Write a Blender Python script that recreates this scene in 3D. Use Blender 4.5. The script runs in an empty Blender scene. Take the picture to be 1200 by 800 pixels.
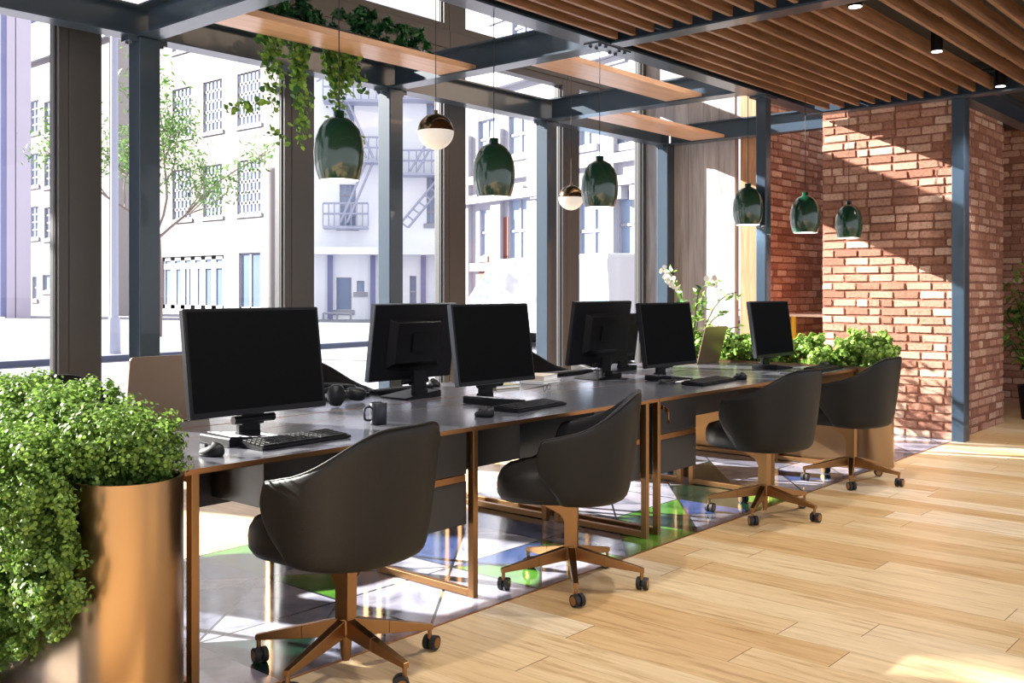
import bpy, bmesh, math, random
import numpy as np
from mathutils import Vector, Matrix, noise
random.seed(7); rng = np.random.default_rng(7)
PI = math.pi
COL = bpy.context.scene.collection

# ------------------------------------------------------------------ camera
F = 1167.0; HX = 340.0; EYE = 1.34; YAW = math.atan(1008 / 1167)
fw = (math.cos(YAW), math.sin(YAW)); rt = (math.sin(YAW), -math.cos(YAW))
cam_d = bpy.data.cameras.new('camera'); cam = bpy.data.objects.new('camera', cam_d); COL.objects.link(cam)
cam.location = (0, 0, EYE)
cam.rotation_euler = (PI / 2, 0, YAW - PI / 2)
cam_d.sensor_width = 36; cam_d.lens = F * 36 / 1200; cam_d.shift_y = -(400 - HX) / 1200
cam_d.clip_end = 400
bpy.context.scene.camera = cam
sc = bpy.context.scene
sc.view_settings.view_transform = 'Standard'; sc.view_settings.look = 'None'
sc.view_settings.exposure = 0; sc.view_settings.gamma = 1
sc.view_settings.use_curve_mapping = False

# ------------------------------------------------------------------ materials
def lin(c): return tuple(((v / 255) / 12.92 if v / 255 <= .04045 else (((v / 255) + .055) / 1.055) ** 2.4) for v in c)
def mat(name, col=(.5, .5, .5), rough=.5, metal=0, spec=.5, coat=0, emis=None, es=0, bump=0, bscale=60, var=0, vscale=8, **kw):
    m = bpy.data.materials.new(name); m.use_nodes = True
    nt = m.node_tree; b = nt.nodes['Principled BSDF']
    b.inputs['Base Color'].default_value = (*col, 1); b.inputs['Roughness'].default_value = rough
    b.inputs['Metallic'].default_value = metal; b.inputs['Specular IOR Level'].default_value = spec
    b.inputs['Coat Weight'].default_value = coat
    if emis: b.inputs['Emission Color'].default_value = (*emis, 1); b.inputs['Emission Strength'].default_value = es
    tc = nt.nodes.new('ShaderNodeTexCoord')
    if var:
        n = nt.nodes.new('ShaderNodeTexNoise'); n.inputs['Scale'].default_value = vscale; n.inputs['Detail'].default_value = 4
        nt.links.new(tc.outputs['Object'], n.inputs['Vector'])
        mx = nt.nodes.new('ShaderNodeMix'); mx.data_type = 'RGBA'
        mx.inputs[6].default_value = (*[c * (1 - var) for c in col], 1); mx.inputs[7].default_value = (*[min(1, c * (1 + var)) for c in col], 1)
        nt.links.new(n.outputs['Fac'], mx.inputs[0]); nt.links.new(mx.outputs[2], b.inputs['Base Color'])
    if bump:
        n = nt.nodes.new('ShaderNodeTexNoise'); n.inputs['Scale'].default_value = bscale; n.inputs['Detail'].default_value = 3
        nt.links.new(tc.outputs['Object'], n.inputs['Vector'])
        bp = nt.nodes.new('ShaderNodeBump'); bp.inputs['Strength'].default_value = bump; bp.inputs['Distance'].default_value = .01
        nt.links.new(n.outputs['Fac'], bp.inputs['Height']); nt.links.new(bp.outputs['Normal'], b.inputs['Normal'])
    return m

class NT:
    """tiny node helper"""
    def __init__(s, m): s.t = m.node_tree; s.b = s.t.nodes['Principled BSDF']
    def n(s, typ, **kw):
        x = s.t.nodes.new('ShaderNode' + typ)
        for k, v in kw.items(): setattr(x, k, v)
        return x
    def l(s, a, b): s.t.links.new(a, b)
    def math(s, op, a, b=None, c=None):
        x = s.n('Math', operation=op)
        for i, v in enumerate((a, b, c)):
            if v is None: continue
            if isinstance(v, (int, float)): x.inputs[i].default_value = v
            else: s.l(v, x.inputs[i])
        return x.outputs[0]
    def mix(s, fac, a, b, blend='MIX'):
        x = s.n('Mix', data_type='RGBA', blend_type=blend)
        for i, v in ((0, fac), (6, a), (7, b)):
            if isinstance(v, (int, float)): x.inputs[i].default_value = v
            elif isinstance(v, tuple): x.inputs[i].default_value = (*v, 1)
            else: s.l(v, x.inputs[i])
        return x.outputs[2]
    def ramp(s, fac, stops, interp='LINEAR'):
        x = s.n('ValToRGB'); r = x.color_ramp; r.interpolation = interp
        while len(r.elements) < len(stops): r.elements.new(.5)
        for e, (p, c) in zip(r.elements, stops): e.position = p; e.color = (*c, 1)
        s.l(fac, x.inputs[0]); return x.outputs[0]

def plank_floor():
    m = mat('oak_planks', rough=.32); T = NT(m)
    g = T.n('NewGeometry'); sp = T.n('SeparateXYZ'); T.l(g.outputs['Position'], sp.inputs[0])
    x, y = sp.outputs[0], sp.outputs[1]
    W, L = .19, 1.5
    row = T.math('FLOOR', T.math('DIVIDE', x, W))
    wn = T.n('TexWhiteNoise', noise_dimensions='1D'); T.l(row, wn.inputs['W'])
    yo = T.math('ADD', T.math('DIVIDE', y, L), wn.outputs['Value'])
    colm = T.math('FLOOR', yo)
    cb = T.n('CombineXYZ'); T.l(row, cb.inputs[0]); T.l(colm, cb.inputs[1])
    w2 = T.n('TexWhiteNoise', noise_dimensions='3D'); T.l(cb.outputs[0], w2.inputs['Vector'])
    base = T.ramp(w2.outputs['Value'], [(0, lin((210, 174, 124))), (.35, lin((221, 190, 144))), (.7, lin((230, 206, 166))), (1, lin((238, 222, 198)))])
    # grain
    cv = T.n('CombineXYZ'); T.l(T.math('MULTIPLY', x, 14), cv.inputs[0]); T.l(T.math('MULTIPLY', y, 1.1), cv.inputs[1]); T.l(T.math('MULTIPLY', w2.outputs['Value'], 30), cv.inputs[2])
    n1 = T.n('TexNoise'); n1.inputs['Scale'].default_value = 2.2; n1.inputs['Detail'].default_value = 8; n1.inputs['Roughness'].default_value = .65; n1.inputs['Distortion'].default_value = .6
    T.l(cv.outputs[0], n1.inputs['Vector'])
    gr = T.ramp(n1.outputs['Fac'], [(.32, (.60, .48, .35)), (.47, (.92, .87, .80)), (.68, (1.07, 1.06, 1.05))])
    c = T.mix(.85, base, gr, 'MULTIPLY')
    fx = T.math('FRACT', T.math('DIVIDE', x, W)); fy = T.math('FRACT', yo)
    ex = T.math('LESS_THAN', T.math('MINIMUM', fx, T.math('SUBTRACT', 1, fx)), .007)
    ey = T.math('LESS_THAN', T.math('MINIMUM', fy, T.math('SUBTRACT', 1, fy)), .0012)
    e = T.math('MAXIMUM', T.math('MULTIPLY', ex, .45), ey)
    c = T.mix(e, c, lin((120, 84, 52)))
    T.l(c, T.b.inputs['Base Color'])
    bp = T.n('Bump'); bp.inputs['Strength'].default_value = .15; bp.inputs['Distance'].default_value = .003
    T.l(n1.outputs['Fac'], bp.inputs['Height']); T.l(bp.outputs[0], T.b.inputs['Normal'])
    T.l(T.math('MULTIPLY_ADD', n1.outputs['Fac'], .2, .25), T.b.inputs['Roughness'])
    return m

def tile_floor():
    m = mat('marbled_triangle_tiles', rough=.1, spec=.6); T = NT(m)
    g = T.n('NewGeometry'); sp = T.n('SeparateXYZ'); T.l(g.outputs['Position'], sp.inputs[0])
    S = .5535
    x = T.math('DIVIDE', sp.outputs[0], S * 1.25); y = T.math('DIVIDE', T.math('SUBTRACT', sp.outputs[1], 2.82), S)
    ix, iy = T.math('FLOOR', x), T.math('FLOOR', y); fx, fy = T.math('FRACT', x), T.math('FRACT', y)
    # alternate diagonal direction
    par = T.math('MODULO', T.math('ABSOLUTE', T.math('ADD', ix, iy)), 2)
    fx2 = T.math('ABSOLUTE', T.math('SUBTRACT', par, fx))
    d = T.math('SUBTRACT', fx2, fy); side = T.math('GREATER_THAN', d, 0)
    # second diagonal splits every tile into four
    d2 = T.math('SUBTRACT', T.math('ADD', fx2, fy), 1); side2 = T.math('GREATER_THAN', d2, 0)
    cb = T.n('CombineXYZ'); T.l(ix, cb.inputs[0]); T.l(iy, cb.inputs[1]); T.l(T.math('MULTIPLY_ADD', side, 2.3, T.math('MULTIPLY', side2, T.math('GREATER_THAN', par, .5))), cb.inputs[2])
    w = T.n('TexWhiteNoise', noise_dimensions='3D'); T.l(cb.outputs[0], w.inputs['Vector'])
    col = T.ramp(w.outputs['Value'], [(0, lin((150, 148, 160))), (.28, lin((108, 110, 124))), (.46, lin((74, 122, 42))), (.57, lin((18, 40, 30))), (.70, lin((54, 74, 118))), (.80, lin((158, 158, 170)))], 'CONSTANT')
    nz = T.n('TexNoise'); nz.inputs['Scale'].default_value = 3.2; nz.inputs['Detail'].default_value = 6; nz.inputs['Distortion'].default_value = 1.6
    T.l(g.outputs['Position'], nz.inputs['Vector'])
    mb = T.ramp(nz.outputs['Fac'], [(.3, (.3, .34, .42)), (.5, (.9, .9, .95)), (.7, (1.2, 1.15, 1.15))])
    c = T.mix(.8, col, mb, 'MULTIPLY')
    lw = .011
    ln = T.math('LESS_THAN', T.math('ABSOLUTE', d), lw * 1.3)
    ln2 = T.math('MULTIPLY', T.math('LESS_THAN', T.math('ABSOLUTE', d2), lw * 1.3), T.math('GREATER_THAN', par, .5))
    lx = T.math('LESS_THAN', T.math('MINIMUM', fx, T.math('SUBTRACT', 1, fx)), lw)
    ly = T.math('LESS_THAN', T.math('MINIMUM', fy, T.math('SUBTRACT', 1, fy)), lw)
    e = T.math('MAXIMUM', T.math('MAXIMUM', ln, ln2), T.math('MAXIMUM', lx, ly))
    c = T.mix(e, c, (.02, .025, .03))
    T.l(c, T.b.inputs['Base Color'])
    T.l(T.math('MULTIPLY_ADD', nz.outputs['Fac'], .12, .04), T.b.inputs['Roughness'])
    return m

def wood(name, c0, c1, axis='X', rough=.45, scale=1.0):
    m = mat(name, rough=rough); T = NT(m)
    tc = T.n('TexCoord'); mp = T.n('Mapping')
    s = {'X': (1.0, 14, 14), 'Y': (14, 1.0, 14), 'Z': (14, 14, 1.0)}[axis]
    mp.inputs['Scale'].default_value = tuple(v * scale for v in s); T.l(tc.outputs['Object'], mp.inputs['Vector'])
    oi = T.n('ObjectInfo'); T.l(T.math('MULTIPLY', oi.outputs['Random'], 9.0), T.n('Value').outputs[0]) if False else None
    n = T.n('TexNoise'); n.inputs['Scale'].default_value = 1.7; n.inputs['Detail'].default_value = 7; n.inputs['Roughness'].default_value = .62; n.inputs['Distortion'].default_value = .8
    T.l(mp.outputs[0], n.inputs['Vector'])
    c = T.ramp(n.outputs['Fac'], [(.28, c0), (.5, tuple((a + b) / 2 for a, b in zip(c0, c1))), (.72, c1)])
    T.l(c, T.b.inputs['Base Color'])
    bp = T.n('Bump'); bp.inputs['Strength'].default_value = .12; bp.inputs['Distance'].default_value = .004
    T.l(n.outputs['Fac'], bp.inputs['Height']); T.l(bp.outputs[0], T.b.inputs['Normal'])
    return m

def brick_mat():
    m = mat('old_red_brick', rough=.88, spec=.2); T = NT(m)
    at = T.n('Attribute', attribute_name='tint')
    tc = T.n('TexCoord')
    n = T.n('TexNoise'); n.inputs['Scale'].default_value = 38; n.inputs['Detail'].default_value = 6; n.inputs['Roughness'].default_value = .7
    T.l(tc.outputs['Object'], n.inputs['Vector'])
    c = T.ramp(at.outputs['Fac'], [(0, lin((142, 98, 82))), (.35, lin((166, 122, 104))), (.7, lin((184, 144, 126))), (1, lin((204, 172, 154)))])
    c = T.mix(.75, c, T.ramp(n.outputs['Fac'], [(.3, (.5, .45, .42)), (.5, (1, 1, 1)), (.7, (1.2, 1.18, 1.15))]), 'MULTIPLY')
    T.l(c, T.b.inputs['Base Color'])
    bp = T.n('Bump'); bp.inputs['Strength'].default_value = .8; bp.inputs['Distance'].default_value = .006
    T.l(n.outputs['Fac'], bp.inputs['Height']); T.l(bp.outputs[0], T.b.inputs['Normal'])
    return m

def brushed(name, c, rough=.3, axis=2, amt=.12):
    m = mat(name, col=c, rough=rough, metal=1); T = NT(m)
    tc = T.n('TexCoord'); mp = T.n('Mapping'); s = [60, 60, 60]; s[axis] = .8
    mp.inputs['Scale'].default_value = s; T.l(tc.outputs['Object'], mp.inputs['Vector'])
    n = T.n('TexNoise'); n.inputs['Scale'].default_value = 1; n.inputs['Detail'].default_value = 4; T.l(mp.outputs[0], n.inputs['Vector'])
    T.l(T.math('MULTIPLY_ADD', n.outputs['Fac'], amt, rough - amt / 2), T.b.inputs['Roughness'])
    return m

def leafmat(name, c0, c1, trans=.35, rough=.5):
    m = bpy.data.materials.new(name); m.use_nodes = True; T = NT(m)
    at = T.n('Attribute', attribute_name='tint')
    c = T.mix(at.outputs['Fac'], c0, c1)
    T.l(c, T.b.inputs['Base Color']); T.b.inputs['Roughness'].default_value = rough; T.b.inputs['Specular IOR Level'].default_value = .3
    tr = T.n('BsdfTranslucent'); T.l(c, tr.inputs[0])
    mx = T.n('MixShader'); mx.inputs[0].default_value = trans
    T.l(T.b.outputs[0], mx.inputs[1]); T.l(tr.outputs[0], mx.inputs[2])
    T.l(mx.outputs[0], T.t.nodes['Material Output'].inputs[0])
    return m

def glassmat():
    m = bpy.data.materials.new('window_glass'); m.use_nodes = True; T = NT(m); T.t.nodes.remove(T.b)
    tr = T.n('BsdfTransparent'); tr.inputs[0].default_value = (.985, .99, .99, 1)
    gl = T.n('BsdfGlossy'); gl.inputs['Roughness'].default_value = .01
    lw = T.n('LayerWeight'); lw.inputs[0].default_value = .5
    fr = T.math('MULTIPLY_ADD', T.math('POWER', lw.outputs['Facing'], 5), .6, .02)
    mx = T.n('MixShader'); T.l(fr, mx.inputs[0]); T.l(tr.outputs[0], mx.inputs[1]); T.l(gl.outputs[0], mx.inputs[2])
    T.l(mx.outputs[0], T.t.nodes['Material Output'].inputs[0]); return m

M = {}
M['floor'] = plank_floor(); M['tile'] = tile_floor()
M['slat'] = wood('walnut_slats', lin((90, 62, 44)), lin((164, 122, 90)), 'X', .45)
M['board'] = wood('oak_boards', lin((176, 138, 110)), lin((212, 176, 148)), 'X', .3)
M['trimwood'] = wood('oak_pilaster', lin((128, 90, 60)), lin((176, 134, 98)), 'Z', .5)
M['grey_panel'] = wood('grey_timber', lin((118, 114, 116)), lin((172, 168, 170)), 'Z', .6, .6)
M['brick'] = brick_mat()
M['mortar'] = mat('mortar', lin((186, 176, 164)), .95, spec=.1, bump=.6, bscale=50, var=.2, vscale=25)
M['steel'] = mat('blue_grey_steel', lin((46, 62, 78)), .3, 0, .5, coat=.3, bump=.02, bscale=8)
M['alu'] = mat('taupe_aluminium', lin((74, 74, 76)), .42, .3, .5)
M['gasket'] = mat('black_gasket', (.01, .01, .012), .6)
M['ceil'] = mat('dark_ceiling', lin((58, 58, 60)), .8, var=.1)
M['ceil_strip'] = mat('taupe_ceiling_strip', lin((190, 168, 148)), .7, var=.08)
M['desk'] = mat('charcoal_laminate', lin((84, 85, 92)), .2, 0, .8)
M['deskgrey'] = mat('charcoal_board', lin((44, 43, 43)), .5, var=.05)
M['darkbox'] = mat('black_board', lin((22, 22, 26)), .5, var=.05)
M['bronze'] = mat('brushed_bronze', lin((158, 120, 80)), .36, 1)
M['bronzeh'] = mat('bronze_edge', lin((166, 120, 80)), .4, 1)
M['gold'] = brushed('brushed_gold_planter', lin((160, 130, 96)), .3, 2, .06)
M['leather'] = mat('charcoal_leather', lin((25, 25, 25)), .5, 0, .3, bump=.12, bscale=240)
M['rubber'] = mat('black_rubber', (.015, .015, .016), .6)
M['black'] = mat('black_plastic', (.006, .006, .008), .42, 0, .15, bump=.02, bscale=300)
M['blackgloss'] = mat('monitor_screen', (.0055, .006, .0068), .35, 0, .0)
M['key'] = mat('black_keys', (.008, .008, .009), .55, 0, .2)
M['silver'] = mat('silver_plastic', lin((84, 90, 96)), .42, .5)
M['lapgold'] = mat('champagne_aluminium', lin((150, 128, 108)), .38, .75)
M['darkgrey'] = mat('dark_grey_plastic', lin((20, 22, 25)), .45, 0, .3)
M['navy'] = mat('navy_ceramic', lin((24, 27, 38)), .4)
M['green'] = mat('glossy_green_enamel', lin((16, 62, 44)), .2, 0, .6, coat=.7)
M['white'] = mat('white_paint', (.8, .8, .82), .5)
M['bulb'] = mat('lamp_bulb', (1, 1, 1), .5, emis=(1, .95, .88), es=3)
M['disc'] = mat('downlight_lens', (1, 1, 1), .5, emis=(1, .97, .93), es=8)
M['cord'] = mat('black_cord', (.02, .02, .022), .6)
M['brass'] = mat('smoked_brass', lin((120, 104, 82)), .18, 1)
M['opal'] = mat('opal_glass', (.9, .87, .82), .25, 0, .5, emis=(1, .93, .84), es=.25)
M['soil'] = mat('soil', (.03, .02, .015), .95, bump=.6, bscale=40)
M['book'] = mat('book_cover', lin((186, 172, 158)), .6); M['book2'] = mat('book_cover_pale', lin((206, 204, 208)), .55); M['book3'] = mat('book_cover_olive', lin((150, 142, 96)), .6)
M['paper'] = mat('paper', (.82, .82, .84), .7)
M['leaf'] = leafmat('moss_leaves', lin((56, 86, 34)), lin((134, 166, 74)))
M['leaf2'] = leafmat('pale_shrub_leaves', lin((70, 112, 40)), lin((170, 200, 96)))  # paler green leaf tones for the clipped shrubs
M['ivy'] = leafmat('ivy_leaves', lin((34, 88, 48)), lin((150, 190, 84)))
M['dkleaf'] = leafmat('deep_green_leaves', lin((14, 58, 34)), lin((46, 110, 62)), .2, .35)
M['stem'] = mat('plant_stem', lin((74, 84, 48)), .7)
M['bark'] = mat('bark', lin((130, 116, 108)), .9, bump=.5, bscale=20)
M['petal'] = mat('white_petals', (.85, .84, .82), .5)
M['treeleaf'] = leafmat('street_tree_leaves', lin((62, 96, 44)), lin((112, 146, 78)))
M['glass'] = glassmat()
M['fac_cream'] = mat('cream_render', lin((142, 136, 136)), .85, var=.04, vscale=.6)
M['fac_lilac'] = mat('lilac_render', lin((196, 188, 204)), .85, var=.05, vscale=.6)
M['fac_grey'] = mat('pale_blue_render', lin((244, 246, 252)), .85, var=.06, vscale=.7)
M['fac_white'] = mat('white_render', lin((162, 162, 172)), .8)
M['fac_brick'] = mat('pale_street_brick', lin((136, 84, 72)), .85, var=.25, vscale=6)
M['roofblue'] = mat('slate_blue_cladding', lin((128, 130, 168)), .7, var=.15, vscale=.4)
M['pane'] = mat('street_window_glass', lin((140, 158, 186)), .15, 0, .6, var=.25, vscale=.8)
M['panedark'] = mat('shopfront_glass', lin((116, 134, 166)), .12, 0, .6, var=.3, vscale=.5)
M['muntin'] = mat('white_muntins', lin((160, 160, 172)), .6)
M['road'] = mat('pale_asphalt', lin((134, 134, 146)), .9, var=.08, vscale=.5)
M['kerb'] = mat('kerb_stone', lin((92, 98, 120)), .9)
M['van'] = mat('white_van_paint', (.6, .61, .64), .25, 0, .5, coat=.5)
M['vanblue'] = mat('pale_blue_van_panel', lin((110, 140, 170)), .35)
M['pole'] = mat('lilac_grey_pole', lin((168, 172, 192)), .5)

# ------------------------------------------------------------------ mesh helpers
class MB:
    def __init__(s): s.v = []; s.f = []; s.m = []; s.s = []; s.mi = 0; s.tint = []; s.usetint = False
    def add(s, vs, fs, smooth=False, t=0.0):
        o = len(s.v); s.v += [tuple(p) for p in vs]; s.tint += [t] * len(vs)
        for f in fs: s.f.append(tuple(i + o for i in f)); s.m.append(s.mi); s.s.append(smooth)
        return s
    def box(s, x0, y0, z0, x1, y1, z1, mtx=None, t=0.0):
        vs = [(x, y, z) for z in (z0, z1) for y in (y0, y1) for x in (x0, x1)]
        if mtx is not None: vs = [mtx @ Vector(p) for p in vs]
        return s.add(vs, [(0, 2, 3, 1), (4, 5, 7, 6), (0, 1, 5, 4), (2, 6, 7, 3), (0, 4, 6, 2), (1, 3, 7, 5)], t=t)
    def hexa(s, a, b):
        """a, b: two quads of 4 points"""
        return s.add(list(a) + list(b), [(3, 2, 1, 0), (4, 5, 6, 7), (0, 1, 5, 4), (1, 2, 6, 5), (2, 3, 7, 6), (3, 0, 4, 7)])
    def prism(s, pts, lo, hi, plane='XY', mtx=None, smooth=False):
        n = len(pts)
        def mk(p, h): return {'XY': (p[0], p[1], h), 'YZ': (h, p[0], p[1]), 'XZ': (p[0], h, p[1])}[plane]
        vs = [mk(p, lo) for p in pts] + [mk(p, hi) for p in pts]
        if mtx is not None: vs = [mtx @ Vector(p) for p in vs]
        o = len(s.v); s.add(vs, [(i, (i + 1) % n, (i + 1) % n + n, i + n) for i in range(n)], smooth)
        s.add(vs[:n], [tuple(range(n))[::-1]]); s.add(vs[n:], [tuple(range(n))]); return s
    def cyl(s, p0, p1, r0, r1=None, n=20, caps=True, smooth=True):
        r1 = r0 if r1 is None else r1
        p0, p1 = Vector(p0), Vector(p1); d = (p1 - p0).normalized()
        u = d.orthogonal().normalized(); w = d.cross(u)
        ring = lambda p, r: [p + r * (math.cos(2 * PI * i / n) * u + math.sin(2 * PI * i / n) * w) for i in range(n)]
        s.add(ring(p0, r0) + ring(p1, r1), [(i, (i + 1) % n, (i + 1) % n + n, i + n) for i in range(n)], smooth)
        if caps:
            s.add(ring(p0, r0), [tuple(range(n))[::-1]]); s.add(ring(p1, r1), [tuple(range(n))])
        return s
    def tube(s, pts, r, n=8, taper=1.0):
        pts = [Vector(p) for p in pts]; rings = []
        up = Vector((0, 0, 1))
        for i, p in enumerate(pts):
            d = (pts[min(i + 1, len(pts) - 1)] - pts[max(i - 1, 0)]).normalized()
            u = d.cross(up); u = u.normalized() if u.length > .05 else d.cross(Vector((1, 0, 0))).normalized()
            w = d.cross(u); rr = r * (1 - (1 - taper) * i / max(1, len(pts) - 1))
            rings += [p + rr * (math.cos(2 * PI * k / n) * u + math.sin(2 * PI * k / n) * w) for k in range(n)]
        fs = [(i * n + k, i * n + (k + 1) % n, (i + 1) * n + (k + 1) % n, (i + 1) * n + k) for i in range(len(pts) - 1) for k in range(n)]
        s.add(rings, fs, True); L = len(pts) - 1
        s.add(rings[:n], [tuple(range(n))[::-1]]); s.add(rings[L * n:], [tuple(range(n))]); return s
    def lathe(s, prof, c=(0, 0, 0), n=32, smooth=True):
        cx, cy, cz = c; vs = []
        for r, z in prof: vs += [(cx + r * math.cos(2 * PI * k / n), cy + r * math.sin(2 * PI * k / n), cz + z) for k in range(n)]
        fs = [(i * n + k, i * n + (k + 1) % n, (i + 1) * n + (k + 1) % n, (i + 1) * n + k) for i in range(len(prof) - 1) for k in range(n)]
        return s.add(vs, fs, smooth)
    def grid(s, P, smooth=True, closeu=False):
        """P[i][j] points"""
        a, b = len(P), len(P[0]); vs = [p for r in P for p in r]
        fs = [(i * b + j, i * b + j + 1, (i + 1) % a * b + j + 1, (i + 1) % a * b + j) for i in range(a if closeu else a - 1) for j in range(b - 1)]
        return s.add(vs, fs, smooth)
    def build(s, name, mats, parent=None, bevel=0, seg=2, fix=True):
        me = bpy.data.meshes.new(name); me.from_pydata(s.v, [], s.f)
        for m in (mats if isinstance(mats, (list, tuple)) else [mats]): me.materials.append(m)
        me.polygons.foreach_set('material_index', s.m); me.polygons.foreach_set('use_smooth', s.s)
        if s.usetint:
            a = me.attributes.new('tint', 'FLOAT', 'POINT'); a.data.foreach_set('value', s.tint)
        if fix:
            bm = bmesh.new(); bm.from_mesh(me); bmesh.ops.recalc_face_normals(bm, faces=bm.faces); bm.to_mesh(me); bm.free()
        me.update(); o = bpy.data.objects.new(name, me); COL.objects.link(o)
        if parent: o.parent = parent
        if bevel:
            b = o.modifiers.new('bevel', 'BEVEL'); b.width = bevel; b.segments = seg; b.limit_method = 'ANGLE'; b.angle_limit = math.radians(40)
        return o

def empty(name, loc=(0, 0, 0), rz=0):
    o = bpy.data.objects.new(name, None); COL.objects.link(o); o.location = loc; o.rotation_euler = (0, 0, rz); o.empty_display_size = .1; return o
def tag(o, label=None, cat=None, group=None, kind=None):
    if label: o['label'] = label
    if cat: o['category'] = cat
    if group: o['group'] = group
    if kind: o['kind'] = kind
    return o
def thing(name, label, cat, loc=(0, 0, 0), rz=0, group=None): return tag(empty(name, loc, rz), label, cat, group)
def copy_tree(o, parent=None):
    c = o.copy(); COL.objects.link(c)
    if parent: c.parent = parent
    for ch in [x for x in bpy.data.objects if x.parent == o]: copy_tree(ch, c)
    return c
def solid(mb, name, m, kind='structure', **k): return tag(mb.build(name, m, **k), kind=kind)
def ibeam(mb, axis, a0, a1, c, z0, h=.21, w=.16, tf=.014, tw=.012):
    def b(u0, v0, w0, u1, v1, w1):
        if axis == 'X': mb.box(u0, v0, w0, u1, v1, w1)
        else: mb.box(v0, u0, w0, v1, u1, w1)
    b(a0, c - w / 2, z0, a1, c + w / 2, z0 + tf); b(a0, c - w / 2, z0 + h - tf, a1, c + w / 2, z0 + h); b(a0, c - tw / 2, z0 + tf, a1, c + tw / 2, z0 + h - tf)

# ------------------------------------------------------------------ the room
TY0, TY1 = 2.82, 4.49
mb = MB(); mb.box(-3, -6, -.1, 16, TY0, 0); mb.box(-3, TY1, -.1, 16, 6.62, 0); mb.box(9.5, TY0, -.1, 16, TY1, 0)
mb.box(-3, TY0, -.1, 9.5, TY1, -.02)
solid(mb, 'floor', M['floor'])
mb = MB(); mb.box(-3, TY0 + .012, -.02, 9.5, TY1 - .006, 0.001); fl = solid(mb, 'floor', M['tile'])
mb = MB(); mb.box(-3, TY0, -.02, 9.3, TY0 + .012, .003); solid(mb, 'trim_1', M['bronzeh'])
# solid ceiling above the slats and the high roof over the glazed strip
mb = MB(); mb.box(-3, -1.5, 3.30, 9.1, 3.96, 3.45); mb.box(9.1, -1.5, 3.24, 14, 4.05, 3.4); mb.box(9.28, 3.99, 4.4, 14, 5.15, 4.5); solid(mb, 'ceiling', M['ceil'])
mb = MB(); mb.box(-3, 2.2, 3.285, 9.1, 2.44, 3.299); solid(mb, 'trim_2', M['ceil_strip'])
mb = MB(); mb.box(-3, 3.96, 5.6, 10.6, 6.8, 5.75); solid(mb, 'ceiling', M['ceil'])
mb = MB(); mb.box(-3, 3.93, 3.26, 10.25, 3.99, 5.6); solid(mb, 'wall_inner', M['ceil_strip'])

# slatted ceiling
sl = thing('slatted_ceiling', 'walnut slatted ceiling of long parallel battens above the desks', 'slatted ceiling', (0, 0, 3.05))
ys = [3.898 - .1447 * i for i in range(11)] + [2.19 - .16 * i for i in range(16)]
for (x0, x1) in ((-2.9, 5.60), (5.76, 9.09)):
    for y in ys:
        mb = MB(); mb.box(x0, y - .014, 0, x1, y + .014, .105); mb.build('batten', M['slat'], sl)
mb = MB(); mb.box(-2.9, -.3, .16, 9.09, 3.9, .17); 

# steel beams and columns
def beam(label, axis, a0, a1, c, group=None, z=3.03, h=.21, w=.16):
    mb = MB(); ibeam(mb, axis, a0, a1, c, z, h, w); return tag(mb.build('steel_beam', M['steel']), label, 'beam', group)
beam('long grey steel beam along the window wall, on the window columns', 'X', -3, 10.1, 6.28)
beam('long steel beam along the edge of the slatted ceiling', 'X', -3, 9.1, 4.04)
beam('steel cross beam nearest the left edge of the picture', 'Y', 4.12, 6.20, 3.46)
beam('steel cross beam above the wooden ivy board\'s right end', 'Y', 4.12, 6.20, 5.68)
beam('steel cross beam meeting the blue-grey column in the middle of the room', 'Y', 4.12, 6.20, 7.79)
beam('sunlit steel cross beam farthest back beside the grey timber wall', 'Y', 4.12, 6.20, 10.02)
beam('steel beam crossing the slatted ceiling', 'Y', -1.5, 3.95, 5.68, h=.2, w=.14)
beam('dark steel beam where the slats end over the brick pier', 'Y', -1.5, 4.12, 9.19, h=.2, w=.14)
beam('dark steel beam running right from the front column over the brick return wall', 'X', 9.28, 13, 2.75, h=.2, w=.14)
for (x, y, s, lab) in ((3.47, 6.28, .15, 'dark steel window column left of the big monitor'), (5.70, 6.28, .15, 'dark steel window column above the monitor seen from behind'),
                       (7.80, 6.28, .15, 'steel window column in front of the white van'), (10.03, 6.28, .15, 'steel window column beside the grey timber wall')):
    t = thing('steel_column', lab, 'column', (x, y, 0), 0)
    mb = MB(); mb.box(-s / 2, -s / 2, 0, s / 2, s / 2, 3.03); mb.build('shaft', M['steel'], t, bevel=.008)
    mb = MB()
    for sx in (-1, 1):
        mb.box(sx * .075 if sx > 0 else -.14, -.05, 3.0, .14 if sx > 0 else -.075, .05, 3.03)
        for dy in (-.03, .03): mb.cyl((sx * .11, dy, 2.985), (sx * .11, dy, 3.0), .012, n=8)
    mb.build('bracket', M['steel'], t)
t = thing('steel_column', 'blue-grey steel column under the slatted ceiling edge, mid room', 'column', (8.05, 4.04, 0))
mb = MB(); mb.box(-.05, -.05, 0, .05, .05, 3.03); mb.build('shaft', M['steel'], t, bevel=.01)
mb = MB(); mb.box(-.11, -.08, 3.015, .11, .08, 3.03); mb.build('cap_plate', M['steel'], t)
t = thing('steel_column', 'pale blue steel column at the corner of the brick pier', 'column', (9.29, 2.765, 0))
mb = MB(); mb.box(-.075, -.055, 0, .075, .055, 3.03); mb.build('shaft', M['steel'], t, bevel=.006)
# joint plate with bolts under inner beam
mb = MB(); mb.box(5.5, 3.98, 3.022, 5.9, 4.1, 3.03)
for x in (5.55, 5.62, 5.78, 5.85):
    for y in (4.0, 4.08): mb.cyl((x, y, 3.008), (x, y, 3.022), .012, n=8)
tag(mb.build('splice_plate', M['steel']), 'bolted steel joint plate under the ceiling edge beam', 'joint plate')

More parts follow.
